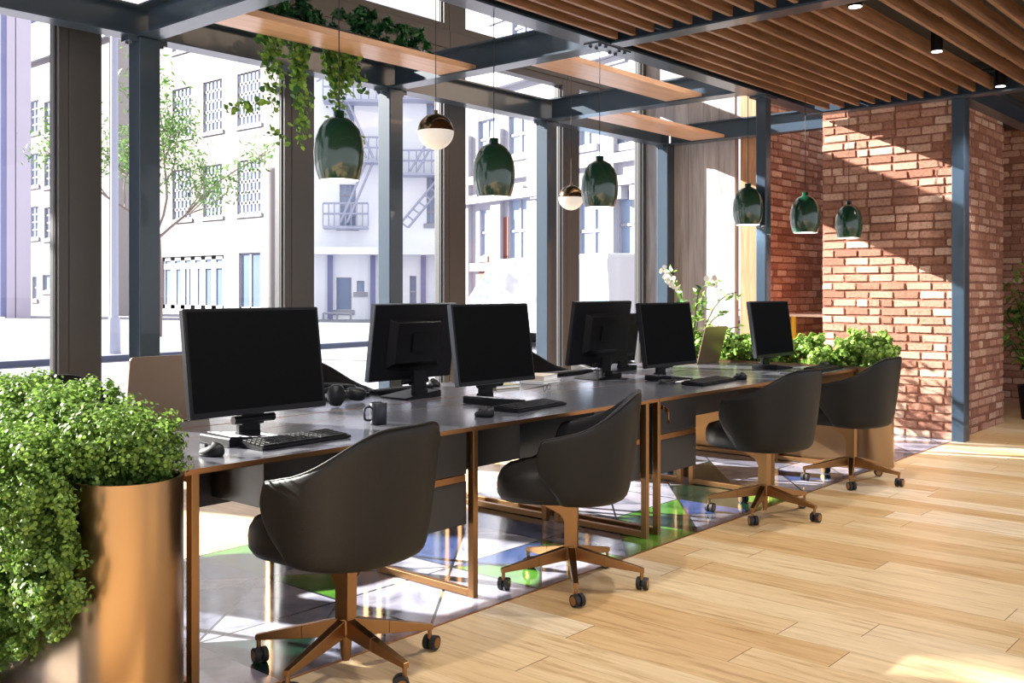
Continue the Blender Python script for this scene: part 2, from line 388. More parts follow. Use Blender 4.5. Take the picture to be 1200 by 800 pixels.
# bricks
def bricks(name, L, H, org, ang, back=.25, Lb=.232, Hb=.079, seed=1, skipback=False):
    R = random.Random(seed); mo = .015
    mtx = Matrix.Translation(org) @ Matrix.Rotation(ang, 4, 'Z')   # local x along wall, local -y outward
    mb = MB(); mb.usetint = True; rows = int(math.ceil(H / Hb))
    bm = bmesh.new()
    tl = bm.verts.layers.float.new('tint')
    for r in range(rows):
        z0 = r * Hb; z1 = min(z0 + Hb - mo, H); x = -Lb * (.5 if r % 2 else 0) + R.uniform(-.02, .02)
        if z1 - z0 < .02: continue
        while x < L:
            w = Lb if R.random() > .22 else Lb * .5
            xa, xb = max(0, x), min(L, x + w - mo); x += w
            if xb - xa < .02: continue
            t = R.random(); d = R.uniform(0, .007)
            g = bmesh.ops.create_cube(bm, size=1)['verts']
            for v in g:
                v.co.x = (xa + xb) / 2 + v.co.x * (xb - xa) + R.uniform(-.0035, .0035)
                v.co.z = (z0 + z1) / 2 + v.co.z * (z1 - z0) + R.uniform(-.0035, .0035)
                v.co.y = (-.007 - d * .8 if v.co.y < 0 else .02) + R.uniform(-.002, .002)
                v[tl] = t
    bmesh.ops.bevel(bm, geom=list(bm.edges), offset=.006, segments=2, affect='EDGES', clamp_overlap=True)
    for v in bm.verts:
        n = noise.noise(v.co * 22) * .004; v.co.y += n; v.co.z += noise.noise(v.co * 31 + Vector((5, 0, 0))) * .003
    bmesh.ops.transform(bm, matrix=mtx, verts=bm.verts)
    nb = len(bm.faces)
    me = bpy.data.meshes.new(name)
    g = bmesh.ops.create_cube(bm, size=1)['verts']
    for v in g:
        v.co = Vector((L / 2 + v.co.x * L, (0 if v.co.y < 0 else back), H / 2 + v.co.z * H))
        v.co = mtx @ v.co
    bm.faces.ensure_lookup_table()
    for f in bm.faces[nb:]: f.material_index = 1
    bm.to_mesh(me); bm.free(); me.materials.append(M['brick']); me.materials.append(M['mortar'])
    o = bpy.data.objects.new(name, me); COL.objects.link(o); tag(o, kind='structure'); return o
# pier: face X=9.3 from Y=4.05 to 2.83 (outward -X), return Y=2.83 from X=9.4 to 10.9 (outward -Y)
bricks('wall_pier', 1.22, 3.05, Vector((9.32, 4.05, 0)), -PI / 2, back=1.55, seed=3)
bricks('wall_pier_return', 1.53, 3.05, Vector((9.36, 2.835, 0)), 0, back=.01, seed=4)
bricks('wall_back', 2.6, 4.4, Vector((10.17, 5.05, 0)), 0, back=.2, seed=5)
bricks('wall_far', 6.0, 3.24, Vector((12.8, 5.2, 0)), -PI / 2, back=.2, seed=6)
# grey timber wall and oak pilaster beside the last window
mb = MB()
for i in range(6):
    y1 = 6.62 - i * .2; y0 = max(5.36, y1 - .197)
    if y1 > y0: mb.box(10.112, y0, 0, 10.2, y1, 5.6)
mb.box(10.12, 5.3, 3.24, 10.2, 6.6, 5.6)
solid(mb, 'wall_end', M['grey_panel'])
mb = MB(); mb.box(10.10, 5.07, 0, 10.22, 5.35, 5.6); solid(mb, 'trim_3', M['trimwood'], bevel=.004)

# windows
WY = 6.6; ms = [-4.2 + 1.818 * i for i in range(9)]      # mullion left faces at ... 3.07, 4.89, 6.71, 8.52, 10.34
ms = [3.035 - 1.815 * 3 + 1.815 * i for i in range(8)]
wn = 0
for i in range(7):
    a, b = ms[i] + .072, ms[i + 1] + .072
    if a > 10.2: break
    b = min(b, 10.11)
    wn += 1; ha, hb_ = .226, .070; y0, y1 = WY, WY + .13
    mb = MB()
    # frame: outer jambs (half mullions), inner sash rims
    for (x0, x1) in ((a + .0015, a + ha), (b - hb_, b - .0015)): mb.box(x0, y0, 0, x1, y1, 5.6)
    mb.box(a + ha, y0, 0, b - hb_, y1, .12); mb.box(a + ha, y0 + .002, 3.55, b - hb_, y1, 3.855); mb.box(a + ha, y0, 5.45, b - hb_, y1, 5.6)
    mb.box(a + .002, y0 - .012, 3.62, b - .002, y0, 3.785)
    for (x0, x1) in ((a + ha, a + ha + .012), (b - hb_ - .012, b - hb_)): mb.box(x0, y0 + .05, .12, x1, y1 - .02, 5.45)
    fr = solid(mb, 'window_%d' % wn, M['alu'], bevel=.004)
    mb = MB(); mb.box(a + ha + .012, y0 + .09, .12, b - hb_ - .012, y0 + .098, 3.55); mb.box(a + ha + .012, y0 + .09, 3.855, b - hb_ - .012, y0 + .098, 5.45)
    mb.build('glass_pane', M['glass'], fr)
    mb = MB()
    for x in (a + ha + .001, b - hb_ - .009): mb.box(x, y0 + .035, .12, x + .008, y0 + .05, 5.45)
    mb.build('gasket', M['gasket'], fr)
mb = MB(); mb.box(-4, 6.62, -.3, 10.6, 6.74, 0); solid(mb, 'trim_4', M['kerb'])

# oak boards lying on the cross beams
for (x0, x1, y0, y1, lab) in ((3.54, 5.75, 5.27, 5.60, 'oak board carrying the ivy between the two nearest cross beams'),
                              (5.76, 7.80, 4.50, 4.83, 'plain oak board between the middle cross beams, nearer the slatted ceiling'),
                              (7.80, 10.02, 5.50, 5.88, 'plain oak board farthest back, by the grey timber wall')):
    mb = MB(); mb.box(x0, y0, 3.0445, x1, y1, 3.09); tag(mb.build('oak_board', M['board'], bevel=.003), lab, 'board', 'oak boards on the cross beams')

# ------------------------------------------------------------------ benches
def leg_frame(x, y0, y1, par, w=.03, t=.034, top=.722):
    mb = MB(); mb.box(x, y0, 0, x + w, y0 + t, top); mb.box(x, y1 - t, 0, x + w, y1, top)
    mb.box(x, y0 + t, .004, x + w, y1 - t, .036); mb.box(x, y0 + t, top - .03, x + w, y1 - t, top)
    return mb.build('leg_frame', M['bronze'], par, bevel=.002)
def pedestal(x0, x1, par, key=True):
    y0 = 2.985
    mb = MB(); mb.box(x0, y0 + .018, .32, x1, y0 + .5, .7312); p = mb.build('drawer_unit', M['deskgrey'], par, bevel=.002)
    for (z0, z1) in ((.322, .509), (.541, .728)):
        mb = MB(); mb.box(x0 + .002, y0, z0, x1 - .002, y0 + .0175, z1); mb.build('drawer', M['deskgrey'], p, bevel=.002)
    mb = MB(); mb.box(x0 + .002, y0 - .004, .511, x1 - .012, y0 + .016, .539); mb.build('handle_rail', M['bronzeh'], p)
    if key:
        mb = MB(); kx = x0 + .05; mb.cyl((kx, y0, .69), (kx, y0 - .012, .69), .011, n=16)
        mb.box(kx - .002, y0 - .03, .686, kx + .002, y0 - .012, .694); mb.cyl((kx, y0 - .03, .676), (kx + .003, y0 - .03, .676), .012, n=14)
        mb.cyl((kx + .02, y0 - .03, .62), (kx + .02, y0 - .03, .665), .004, n=8); mb.cyl((kx + .018, y0 - .03, .612), (kx + .022, y0 - .03, .612), .011, n=14)
        mb.build('key', M['bronzeh'], p)
def bench(x0, x1, mid, peds, boxes, legs, lab):
    t = thing('bench_desk', lab, 'desk')
    for (y0, y1) in ((2.94, 3.585), (3.845, 4.50)):
        mb = MB(); mb.box(x0, y0 + .004, .7335, x1, y1 - .004, .75); w = mb.build('worktop', M['desk'], t)
        mb = MB(); mb.box(x0 - .0, y0, .7325, x1, y0 + .004, .7502); mb.box(x0, y1 - .004, .7325, x1, y1, .7502)
        mb.box(x0, y0, .7315, x1, y1, .7334)
        mb.build('edge_band', M['bronzeh'], w)
    mb = MB(); mb.box(x0, 3.588, .70, x1, 3.842, .749); mb.build('cable_channel', M['desk'], t)
    for x in legs:
        leg_frame(x, 2.955, 3.585, t, top=.7312); leg_frame(x, 3.645, 4.47, t, top=.7312)
    mb = MB(); mb.box(x0 + .42, 3.60, .46, x1 - .05, 3.618, .70); mb.build('modesty_panel', M['deskgrey'], t)
    for (a, b) in peds: pedestal(a, b, t)
    for (a, b) in boxes:
        mb = MB(); mb.box(a, 3.22, .50, b, 3.58, .7312); mb.build('cable_box', M['darkbox'], t, bevel=.002)
    return t
bench(1.765, 4.632, 3.18, [(2.73, 3.155), (4.09, 4.515)], [(2.27, 2.72), (3.235, 3.79)], [1.80, 3.165, 4.525], 'charcoal double-sided desk bench with bronze legs, nearest the camera')
bench(4.636, 7.375, 6.02, [(4.68, 5.10)], [], [4.64, 6.02, 7.33], 'charcoal double-sided desk bench with bronze legs, at the far end by the brick pier')

# ------------------------------------------------------------------ planters and foliage
def leaves(name, pts, nrm, size, m, parent=None, kind=None, shape='round', jitter=.6):
    n = len(pts); pts = np.asarray(pts); nrm = np.asarray(nrm)
    nn = nrm + rng.normal(0, jitter, (n, 3)); nn /= np.linalg.norm(nn, axis=1)[:, None]
    a = rng.normal(0, 1, (n, 3)); u = np.cross(nn, a); u /= np.linalg.norm(u, axis=1)[:, None]; w = np.cross(nn, u)
    s = (size * rng.uniform(.6, 1.3, n))[:, None]
    if shape == 'round': tpl = [(math.cos(k * PI / 3), math.sin(k * PI / 3), .0) for k in range(6)]
    elif shape == 'heart': tpl = [(0, -.9, 0), (.75, -.55, .12), (.8, .25, .15), (0, 1.35, -.1), (-.8, .25, .15), (-.75, -.55, .12)]
    else: tpl = [(0, -1.6, -.1), (.42, -.6, .08), (.42, .5, .1), (0, 1.7, -.15), (-.42, .5, .1), (-.42, -.6, .08)]
    V = np.stack([pts + s * (x * u + y * w + z * nn) for x, y, z in tpl], 1).reshape(-1, 3)
    me = bpy.data.meshes.new(name); K = len(tpl)
    me.vertices.add(n * K); me.vertices.foreach_set('co', V.ravel().astype(np.float32))
    me.loops.add(n * K); me.loops.foreach_set('vertex_index', np.arange(n * K, dtype=np.int32))
    me.polygons.add(n); me.polygons.foreach_set('loop_start', np.arange(0, n * K, K, dtype=np.int32)); me.polygons.foreach_set('loop_total', np.full(n, K, dtype=np.int32))
    at = me.attributes.new('tint', 'FLOAT', 'POINT'); at.data.foreach_set('value', np.repeat(rng.uniform(0, 1, n), K).astype(np.float32))
    me.materials.append(m); me.update(calc_edges=True); me.validate()
    o = bpy.data.objects.new(name, me); COL.objects.link(o)
    if parent: o.parent = parent
    if kind: o['kind'] = kind
    return o
def clumps(blobs, per, floor_fn=None):
    """blobs: (cx,cy,cz,rx,ry,rz); leaves fill the outer shell of bumpy ellipsoids"""
    P, N = [], []
    for (cx, cy, cz, rx, ry, rz) in blobs:
        n = int(per * (rx * ry + rx * rz + ry * rz)); m_ = max(6, int(n / 45)); R3 = np.array([rx, ry, rz]); C3 = np.array([cx, cy, cz])
        d = rng.normal(0, 1, (m_, 3)); d /= np.linalg.norm(d, axis=1)[:, None]
        sc3 = d * rng.uniform(.72, 1.14, (m_, 1)) * R3 + C3; sr = rng.uniform(.14, .34, m_) * R3.mean()
        i = rng.integers(0, m_, n); e = rng.normal(0, 1, (n, 3)); e /= np.linalg.norm(e, axis=1)[:, None]
        p = sc3[i] + e * (sr[i] * rng.uniform(.5, 1.15, n))[:, None]; P.append(p); N.append(d[i] * .6 + e + np.array([0, 0, .35]))
    return np.concatenate(P), np.concatenate(N)
def stadium(cx, y0, y1, r, n=20):
    pts = [(cx + r * math.cos(-PI + PI * k / n), y0 + r + r * math.sin(-PI + PI * k / n)) for k in range(n + 1)]
    return pts + [(cx + r * math.cos(PI * k / n), y1 - r + r * math.sin(PI * k / n)) for k in range(n + 1)]
def planter(x, y0, y1, r, h, lab):
    t = thing('planter', lab, 'planter', (x, (y0 + y1) / 2, 0))
    yo = (y0 + y1) / 2; o = stadium(0, y0 - yo, y1 - yo, r); i = stadium(0, y0 - yo + .01, y1 - yo - .01, r - .01)
    mb = MB(); n = len(o)
    vs = [(*p, 0) for p in o] + [(*p, h) for p in o] + [(*p, h) for p in i] + [(*p, h - .2) for p in i]
    q = lambda a, b: [(a * n + k, a * n + (k + 1) % n, b * n + (k + 1) % n, b * n + k) for k in range(n)]
    mb.add(vs, q(0, 1), True); mb.add(vs, q(1, 2), False); mb.add(vs, q(2, 3), True); mb.add([(*p, 0) for p in o], [tuple(range(n))])
    b = mb.build('planter_body', M['gold'], t, fix=False)
    mb = MB(); mb.prism(i, h - .12, h - .06); mb.build('soil', M['soil'], t)
    return t
pl = planter(1.57, 2.775, 4.50, .165, .76, 'tall gold planter with round end overflowing with green foliage, left foreground')
y_ = 3.6375
bl = []
R = random.Random(11)
for i in range(16):   # crown
    y = 2.98 + i * .10; bl.append((R.uniform(-.10, .12), y - y_, .83 + R.uniform(-.02, .05), R.uniform(.12, .17), R.uniform(.11, .16), R.uniform(.10, .15)))
for i in range(8): bl.append((R.uniform(-.15, .1), 3.35 + i * .14 - y_, .90 + R.uniform(0, .04), .12, .12, .09))
for i in range(9): bl.append((.10 + R.uniform(-.02, .03), 2.95 + i * .17 - y_, .80 + R.uniform(0, .03), .10, .11, .09))
for i in range(15):  # spill to the camera side (over the -X rim)
    y = 3.0 + i * .1; bl.append((-.25 + R.uniform(-.05, .05), y - y_, .74 + R.uniform(-.08, .05), R.uniform(.10, .15), .13, R.uniform(.12, .18)))
for (y, zb) in ((2.90, .45), (2.98, .36), (3.08, .44), (3.18, .30), (3.3, .22), (3.42, .14), (3.55, .1), (3.7, .1), (3.85, .15)):
    z = .70
    while z > zb:
        bl.append((-.235 - .05 * R.random(), y - y_ + R.uniform(-.03, .03), z, R.uniform(.055, .10), R.uniform(.07, .12), R.uniform(.08, .11))); z -= .10
P_, N_ = clumps(bl, 72000)
k = ~(((np.abs(P_[:, 0]) < .172) & (P_[:, 2] < .72)) | ((P_[:, 0] > .16) & (P_[:, 2] < .775))); P_, N_ = P_[k], N_[k]
leaves('foliage', P_, N_, .0060, M['leaf'], pl)
mb = MB()
for i in range(40):
    y = R.uniform(-.7, .7); x = R.uniform(-.1, .1); mb.tube([(x, y, .66), (x * 1.3, y, .78), (x * 2, y + R.uniform(-.05, .05), .88)], .003, 5)
mb.build('stem', M['stem'], pl)

pr = planter(7.555, 2.735, 4.62, .165, .765, 'gold planter with clipped light green shrubs, in front of the brick pier')
y_ = (2.735 + 4.62) / 2; bl = []; R = random.Random(5)
for i in range(22):
    y = 2.86 + i * .083; bl.append((R.uniform(-.07, .08), y - y_, .845 + R.uniform(-.02, .05), R.uniform(.11, .15), R.uniform(.09, .14), R.uniform(.085, .135)))
bl.append((.02, 3.02 - y_, .90, .14, .12, .13)); bl.append((.1, 2.85 - y_, .82, .12, .1, .12)); bl.append((.17, 2.80 - y_, .62, .05, .05, .14))
P_, N_ = clumps(bl, 30000)
k = ~(((np.abs(P_[:, 0]) < .172) & (P_[:, 2] < .72)) | ((P_[:, 0] < -.15) & (P_[:, 2] < .775))); P_, N_ = P_[k], N_[k]
leaves('foliage', P_, N_, .0125, M['leaf2'], pr)
mb = MB()
for i in range(30):
    y = R.uniform(-.8, .8); x = R.uniform(-.1, .1); mb.tube([(x, y, .66), (x * 1.2, y, .8), (x * 1.5, y + R.uniform(-.05, .05), .9)], .004, 5)
mb.build('stem', M['stem'], pr)

# ivy on the first board
iv = thing('ivy', 'trailing ivy with heart leaves hanging from the oak board', 'plant', (4.5, 5.5, 3.09))
mb = MB(); mb.prism(stadium(0, -.1, .1, .09), 0, .10, mtx=Matrix.Rotation(PI / 2, 4, 'Z') @ Matrix.Scale(1, 4)); 
tr = MB(); tr.box(-.75, -.06, 0, .75, .06, .07); tr.build('trough', M['darkgrey'], iv, bevel=.005)
bl = [(x, R.uniform(-.02, .04), .13 + R.uniform(-.02, .04), .14, .10, .10) for x in np.linspace(-.8, .75, 13)]
P_, N_ = clumps(bl, 5200); leaves('foliage', P_, N_, .024, M['dkleaf'], iv, shape='leaf')
vp, vn = [], []; mb = MB()
strands = [(-.52, .14, -.50), (-.46, .16, -.22), (-.42, .15, -.34), (-.24, .15, -.72), (-.20, .17, -.62), (-.17, .14, -.45), (-.22, .16, -.30), (.02, .15, -.34), (.08, .17, -.26), (.14, .15, -.36), (.20, .16, -.55), (.10, .14, -.62), (.26, .17, -.30), (.3, .15, -.24), (.05, .16, -.2)]
for (x, y, zb) in strands:
    pts = [(x, .0, .1), (x, y - .03, .06)]; xx, yy, z = x, y, -.02
    while z > zb:
        pts.append((xx, yy, z)); xx += R.uniform(-.02, .02); yy += R.uniform(-.012, .012); z -= .05
    pts.append((xx + R.uniform(-.03, .06), yy, z)); mb.tube(pts, .0022, 5)
    for q in pts[2:]:
        dens = 11 if q[2] > -.25 else 6
        for _ in range(dens): vp.append((q[0] + R.gauss(0, .03), q[1] + R.gauss(0, .025), q[2] + R.gauss(0, .022))); vn.append((R.gauss(0, .3), -1, .5))
for (x0, z0, x1, z1, n) in ((-.52, -.50, -.80, -.56, 12), (-.45, -.66, -.36, -.72, 4), (.20, -.60, .34, -.66, 10)):   # side shoots
    pts = [(x0 + (x1 - x0) * j / n, .15, z0 + (z1 - z0) * j / n + .01 * math.sin(j)) for j in range(n + 1)]; mb.tube(pts, .002, 5)
    for q in pts:
        for _ in range(3): vp.append((q[0] + R.gauss(0, .02), q[1] + R.gauss(0, .02), q[2] + R.gauss(0, .02))); vn.append((0, -1, .4))
mb.build('vine', M['stem'], iv); leaves('hanging_leaves', vp, vn, .020, M['ivy'], iv, shape='heart', jitter=.45)

# ------------------------------------------------------------------ chairs
def make_chair(label):
    t = thing('office_chair', label, 'chair')
    # shell
    def shell_pt(s, h):
        a = abs(s); sg = 1 if s >= 0 else -1
        lo, hi = 0.0, 1.0
        ax = .268 + .034 * h; by = .25 + .06 * h
        ysf = .02 + .10 * math.sin(min(1, max(0, h) * 1.25) * PI / 2) - .02 * max(0, h - .8) / .2      # arm front reach
        if a < .68:
            th = a / .68 * PI / 2; e = .82
            x = ax * math.sin(th) ** e; y = -by * math.cos(th) ** e
        else:
            u = (a - .68) / .32; x = ax * (1 - .03 * u * u); y = u * ysf
        return sg * x, y
    def ztop(s):
        a = abs(s); u = min(1, max(0, (a - .10) / .62)); u = u * u * (3 - 2 * u)
        z = .885 - .165 * u - .025 * max(0, (a - .6) / .4)
        if a > .93: z -= .035 * ((a - .93) / .07) ** 2
        return z
    NS, NH = 44, 9; rows = []
    def zbot(s): return .405 + .0 * abs(s)
    hs = [i / NH for i in range(NH + 1)]
    P = []
    for j in range(NS + 1):
        s = -1 + 2 * j / NS; col = []
        zb, zt = .425 + .02 * max(0, (abs(s) - .7) / .3) ** 2, ztop(s)
        x0, y0 = shell_pt(s, 0)
        col.append((x0 * .55, y0 * .6 - .01, .408)); col.append((x0 * .86, y0 * .86, .409)); col.append((x0 * .97, y0 * .97, .418 if abs(s) < .7 else zb))
        for h in hs:
            x, y = shell_pt(s, h ** .8)
            col.append((x, y, zb + .012 + (zt - zb - .012) * h))
        P.append(col)
    mb = MB(); mb.grid(P); b = mb.build('backrest', M['leather'], t)
    m_ = b.modifiers.new('s', 'SOLIDIFY'); m_.thickness = .036; m_.offset = -.2
    m_ = b.modifiers.new('r', 'SUBSURF'); m_.levels = 1; m_.render_levels = 1
    # piping along the shell's rim
    mb = MB(); pts = [(P[j][-1][0] * 1.015, P[j][-1][1] * 1.015, P[j][-1][2] - .004) for j in range(NS + 1)]; mb.tube(pts, .004, 6); mb.build('piping', M['leather'], b)
    # seat cushion
    P = []; n = 40
    for (sc_, z) in ((.0, .412), (.75, .40), (.93, .405), (.99, .43), (1.0, .47), (.985, .512), (.93, .54), (.80, .552), (.4, .556), (0, .557)):
        P.append([])
        for k in range(n + 1):
            a = 2 * PI * k / n; e = .62
            x = .258 * sc_ * math.copysign(abs(math.cos(a)) ** e, math.cos(a)); y = .060 + .27 * sc_ * math.copysign(abs(math.sin(a)) ** e, math.sin(a))
            P[-1].append((x, y, z - .012 * (y > .2 and z > .5)))
    mb = MB(); mb.grid(P); mb.build('seat', M['leather'], t)
    # column and cantilever bracket
    mb = MB(); mb.prism([(.22, .41), (.05, .405), (-.03, .385), (-.032, .335), (-.03, .17), (.028, .17), (.028, .29), (.05, .322), (.20, .392)], -.024, .024, 'YZ')
    mb.build('bracket_column', M['bronze'], t, bevel=.003)
    mb = MB(); mb.cyl((0, -.01, .375), (0, -.01, .41), .016); mb.tube([(0, -.02, .385), (.03, -.03, .372), (.06, -.02, .38), (.07, 0, .388)], .004, 6); mb.build('height_lever', M['black'], t)
    mb = MB(); mb.cyl((0, 0, .035), (0, 0, .12), .018, .024); mb.cyl((0, 0, .12), (0, 0, .175), .034, .033); mb.cyl((0, 0, .022), (0, 0, .036), .014); mb.build('hub', M['bronze'], t, bevel=.002)
    for k in range(5):
        a = 2 * PI * k / 5; c, s_ = math.cos(a), math.sin(a)
        T_ = Matrix.Rotation(a, 4, 'Z')
        q = lambda x, w, z0, z1: [T_ @ Vector(p) for p in ((x, -w, z0), (x, w, z0), (x, w, z1), (x, -w, z1))]
        mb = MB(); mb.hexa(q(.018, .017, .112, .174), q(.16, .015, .094, .140)); mb.hexa(q(.16, .015, .094, .140), q(.335, .011, .078, .098)); mb.cyl(T_ @ Vector((.325, 0, .045)), T_ @ Vector((.325, 0, .082)), .008, n=12)
        lg = mb.build('leg', M['bronze'], t, bevel=.002)
        mb = MB(); b0 = a * 1.7 + .6; T2 = Matrix.Translation(T_ @ Vector((.325, 0, 0))) @ Matrix.Rotation(b0, 4, 'Z') @ Matrix.Translation((.012, 0, 0))
        for sy in (-1, 1):
            mb.mi = 0; mb.cyl(T2 @ Vector((0, sy * .006, .0275)), T2 @ Vector((0, sy * .024, .0275)), .0272, n=24)
            mb.mi = 1; mb.cyl(T2 @ Vector((0, sy * .0242, .0275)), T2 @ Vector((0, sy * .0265, .0275)), .019, n=20)
        mb.mi = 0; mb.cyl(T2 @ Vector((0, -.006, .0275)), T2 @ Vector((0, .006, .0275)), .014, n=16)
        mb.build('caster', [M['rubber'], M['bronze']], lg)
    return t
ch0 = make_chair('charcoal office chair on bronze star base, nearest the camera')
def swivel(t, base_deg, seat_deg):
    """turn the star base relative to the seat"""
    for c in [x for x in bpy.data.objects if x.parent == t]:
        if c.name.startswith('leg') or c.name.startswith('hub'): c.rotation_euler = (0, 0, math.radians(base_deg - seat_deg))
chairs = [(2.30, 2.77, 6, 339, None), (3.62, 2.77, 30, 221, 'charcoal office chair turned in profile, second from the camera at the front desks'),
          (5.514, 2.762, -8, 195, 'charcoal office chair third along, its arm lit by the sun'),
          (6.851, 2.769, -2, 201, 'charcoal office chair farthest along, in front of the gold planter panel'),
          (2.40, 5.08, 176, 10, 'dark office chair behind the bench by the window, behind the open laptop'),
          (3.97, 4.92, 184, 30, 'dark office chair on the window side, behind the headphones'),
          (6.05, 4.95, 180, 50, 'dark office chair on the window side, behind the stacked books'),
          (7.00, 4.95, 175, 20, 'dark office chair on the window side at the far end, behind the monitors')]
objs = [ch0] + [copy_tree(ch0) for _ in chairs[1:]]
for o, (x, y, a, b, lab) in zip(objs, chairs):
    o.location = (x, y, .001); o.rotation_euler = (0, 0, math.radians(a)); o['group'] = 'office chairs around the benches'
    if lab: o['label'] = lab
    swivel(o, b, a)

# ------------------------------------------------------------------ monitors
def mat_zebra():
    m = mat('zebra_print', rough=.5); T = NT(m); tc = T.n('TexCoord'); w = T.n('TexWave'); w.inputs['Scale'].default_value = 7; w.inputs['Distortion'].default_value = 5; w.inputs['Detail'].default_value = 1.5
    T.l(tc.outputs['Object'], w.inputs['Vector'])
    T.l(T.ramp(w.outputs['Fac'], [(0, (.03, .03, .05)), (.3, (.75, .76, .8)), (.72, lin((90, 120, 190))), (.8, (.8, .8, .84))], 'CONSTANT'), T.b.inputs['Base Color']); return m
M['zebra'] = mat_zebra()
def monitor(label, x, y, rz, edge, tilt=8, w=.61, z0=.10, h=.42, facing=0, riser=True, bs=-.10, group='desktop monitors on the benches'):
    t = thing('monitor', label, 'monitor', (x, y, .7515), rz, group)
    T_ = Matrix.Translation((0, 0, z0 + h / 2)) @ Matrix.Rotation(math.radians(-tilt), 4, 'X')
    mb = MB(); mb.mi = 0; mb.box(-w / 2, 0, -h / 2, w / 2, .028, h / 2, T_); body = mb.build('housing', [M['black'] if not edge else M['silver']], t, bevel=.003)
    mb = MB(); mb.box(-w / 2 + .002, -.003, -h / 2 + .002, w / 2 - .002, 0, h / 2 - .002, T_); bz = mb.build('bezel', M['black'], t)
    mb = MB(); mb.box(-w / 2 + .012, -.0036, -h / 2 + .022, w / 2 - .012, -.003, h / 2 - .012, T_); mb.build('screen', M['blackgloss'], t)
    mb = MB(); mb.box(-w / 2 + .004, .028, -h / 2 + .004, w / 2 - .004, .032, h / 2 - .004, T_)
    a = [T_ @ Vector(p) for p in ((-.2, .032, -.14), (.2, .032, -.14), (.2, .032, .13), (-.2, .032, .13))]; b = [T_ @ Vector(p) for p in ((-.16, .062, -.11), (.16, .062, -.11), (.16, .062, .11), (-.16, .062, .11))]
    mb.hexa(a, b); mb.box(-.05, .062, -.05, .05, .072, .05, T_); mb.build('rear_cover', M['black'], t, bevel=.003)
    mb = MB(); mb.box(-.048, .052, .0, .048, .076, .15); mb.cyl((-.085, .04, .092), (.10, .04, .092), .016); mb.prism([(-.05, .004), (.058, .004), (.058, .03), (.02, .10), (-.05, .12)], 0, .0, 'XZ') if False else None
    mb.box(-.05, .03, .07, .05, .06, .12); mb.box(-.045, .045, .0, .045, .09, .045); mb.build('stand_neck', M['black'], t, bevel=.004)
    mb = MB()
    prof = [(-.135, 0), (.135, 0), (.135, .008), (-.10, .034), (-.125, .038), (-.135, .03)]
    mb.prism(prof, bs, bs + .2, 'XZ'); base = mb.build('base', M['black'], t, bevel=.004)
    if riser:
        mb = MB(); q = [(-.120, bs + .003, .0378), (.130, bs + .003, .0095), (.150, bs + .195, .0095), (-.105, bs + .195, .0378)]
        mb.add(q + [(a_, b_, c_ + .0015) for a_, b_, c_ in q], [(0, 1, 2, 3), (4, 5, 6, 7), (0, 1, 5, 4), (1, 2, 6, 5), (2, 3, 7, 6), (3, 0, 4, 7)]); mb.build('printed_mat', M['zebra'], base)
    return t
monitor('large black monitor nearest the camera, facing the front chairs', 2.262, 3.245, 0, False, 8, z0=.118, h=.405, bs=-.01)
monitor('black monitor with silver edge, second in the front row, dark screen towards us', 3.90, 3.49, 0, True, 8, w=.60)
monitor('black monitor in the middle of the front row, just left of the small open laptop', 5.63, 3.50, 0, False, 8, w=.62, z0=.09, h=.42)
monitor('black monitor farthest right, in front of the green shrubs', 6.965, 3.42, 0, True, 8, w=.62, z0=.09, h=.42, riser=False)
monitor('silver-edged monitor seen from behind on the window side, behind the mug', 3.80, 4.02, PI, True, 8, w=.62, riser=False)
monitor('black monitor seen from behind on the window side, beside the books', 5.43, 3.93, PI, False, 8, w=.64, riser=False)
monitor('black monitor seen from behind peeping past the middle front monitor', 6.05, 4.22, PI, False, 8, w=.5, z0=.06, h=.36, riser=False)

# ------------------------------------------------------------------ desk objects
def keyboard(label, x, y, rz, w=.43, d=.145):
    t = thing('keyboard', label, 'keyboard', (x, y, .7515), rz, 'keyboards on the benches')
    mb = MB(); mb.prism([(-d / 2, 0), (d / 2, 0), (d / 2, .022), (-d / 2, .011)], -w / 2, w / 2, 'YZ'); mb.build('keyboard_body', M['black'], t, bevel=.003)
    mb = MB()
    for r in range(5):
        n = 18 if r else 6
        y0 = -d / 2 + .01 + r * .026; xs = np.linspace(-w / 2 + .01, w / 2 - .01, n + 1)
        for i in range(n):
            z = .011 + .011 * (y0 + .012 + d / 2) / d
            mb.box(xs[i] + .0015, y0, z, xs[i + 1] - .0015, y0 + .022, z + .006)
    mb.build('keycaps', M['key'], t, bevel=.0015, seg=1); return t
keyboard('full-size black keyboard in front of the nearest monitor', 2.375, 3.155, math.radians(2))
keyboard('black keyboard right of the mouse on the second front desk', 3.84, 3.19, math.radians(5))
keyboard('black keyboard in front of the middle front-row monitor', 5.62, 3.19, math.radians(4), .5)
keyboard('black keyboard on the far front desk beside the chair back', 7.10, 3.08, math.radians(3), .4)
keyboard('dark keyboard on the window side behind the headphones', 3.96, 4.30, math.radians(183), .45)
keyboard('black keyboard on the window side behind the stacked books', 5.55, 4.28, math.radians(182), .45)
def mouse(label, x, y, rz):
    t = thing('computer_mouse', label, 'mouse', (x, y, .7515), rz, 'computer mice on the benches')
    P = []
    for (s, z) in ((.0, 0), (.9, 0), (1, .008), (.97, .018), (.85, .028), (.6, .036), (.3, .039), (0, .04)):
        P.append([(.031 * s * math.cos(a), .052 * s * math.sin(a) - .004 * z / .04, z * (1 - .25 * math.sin(a))) for a in np.linspace(0, 2 * PI, 29)])
    mb = MB(); mb.grid(P); mb.build('mouse_body', M['darkgrey'], t)
    mb = MB(); mb.cyl((-.003, .022, .0335), (.003, .022, .0335), .006, n=12); mb.build('scroll_wheel', M['rubber'], t)
mouse('black wireless mouse left of the nearest keyboard', 1.985, 3.13, .35)
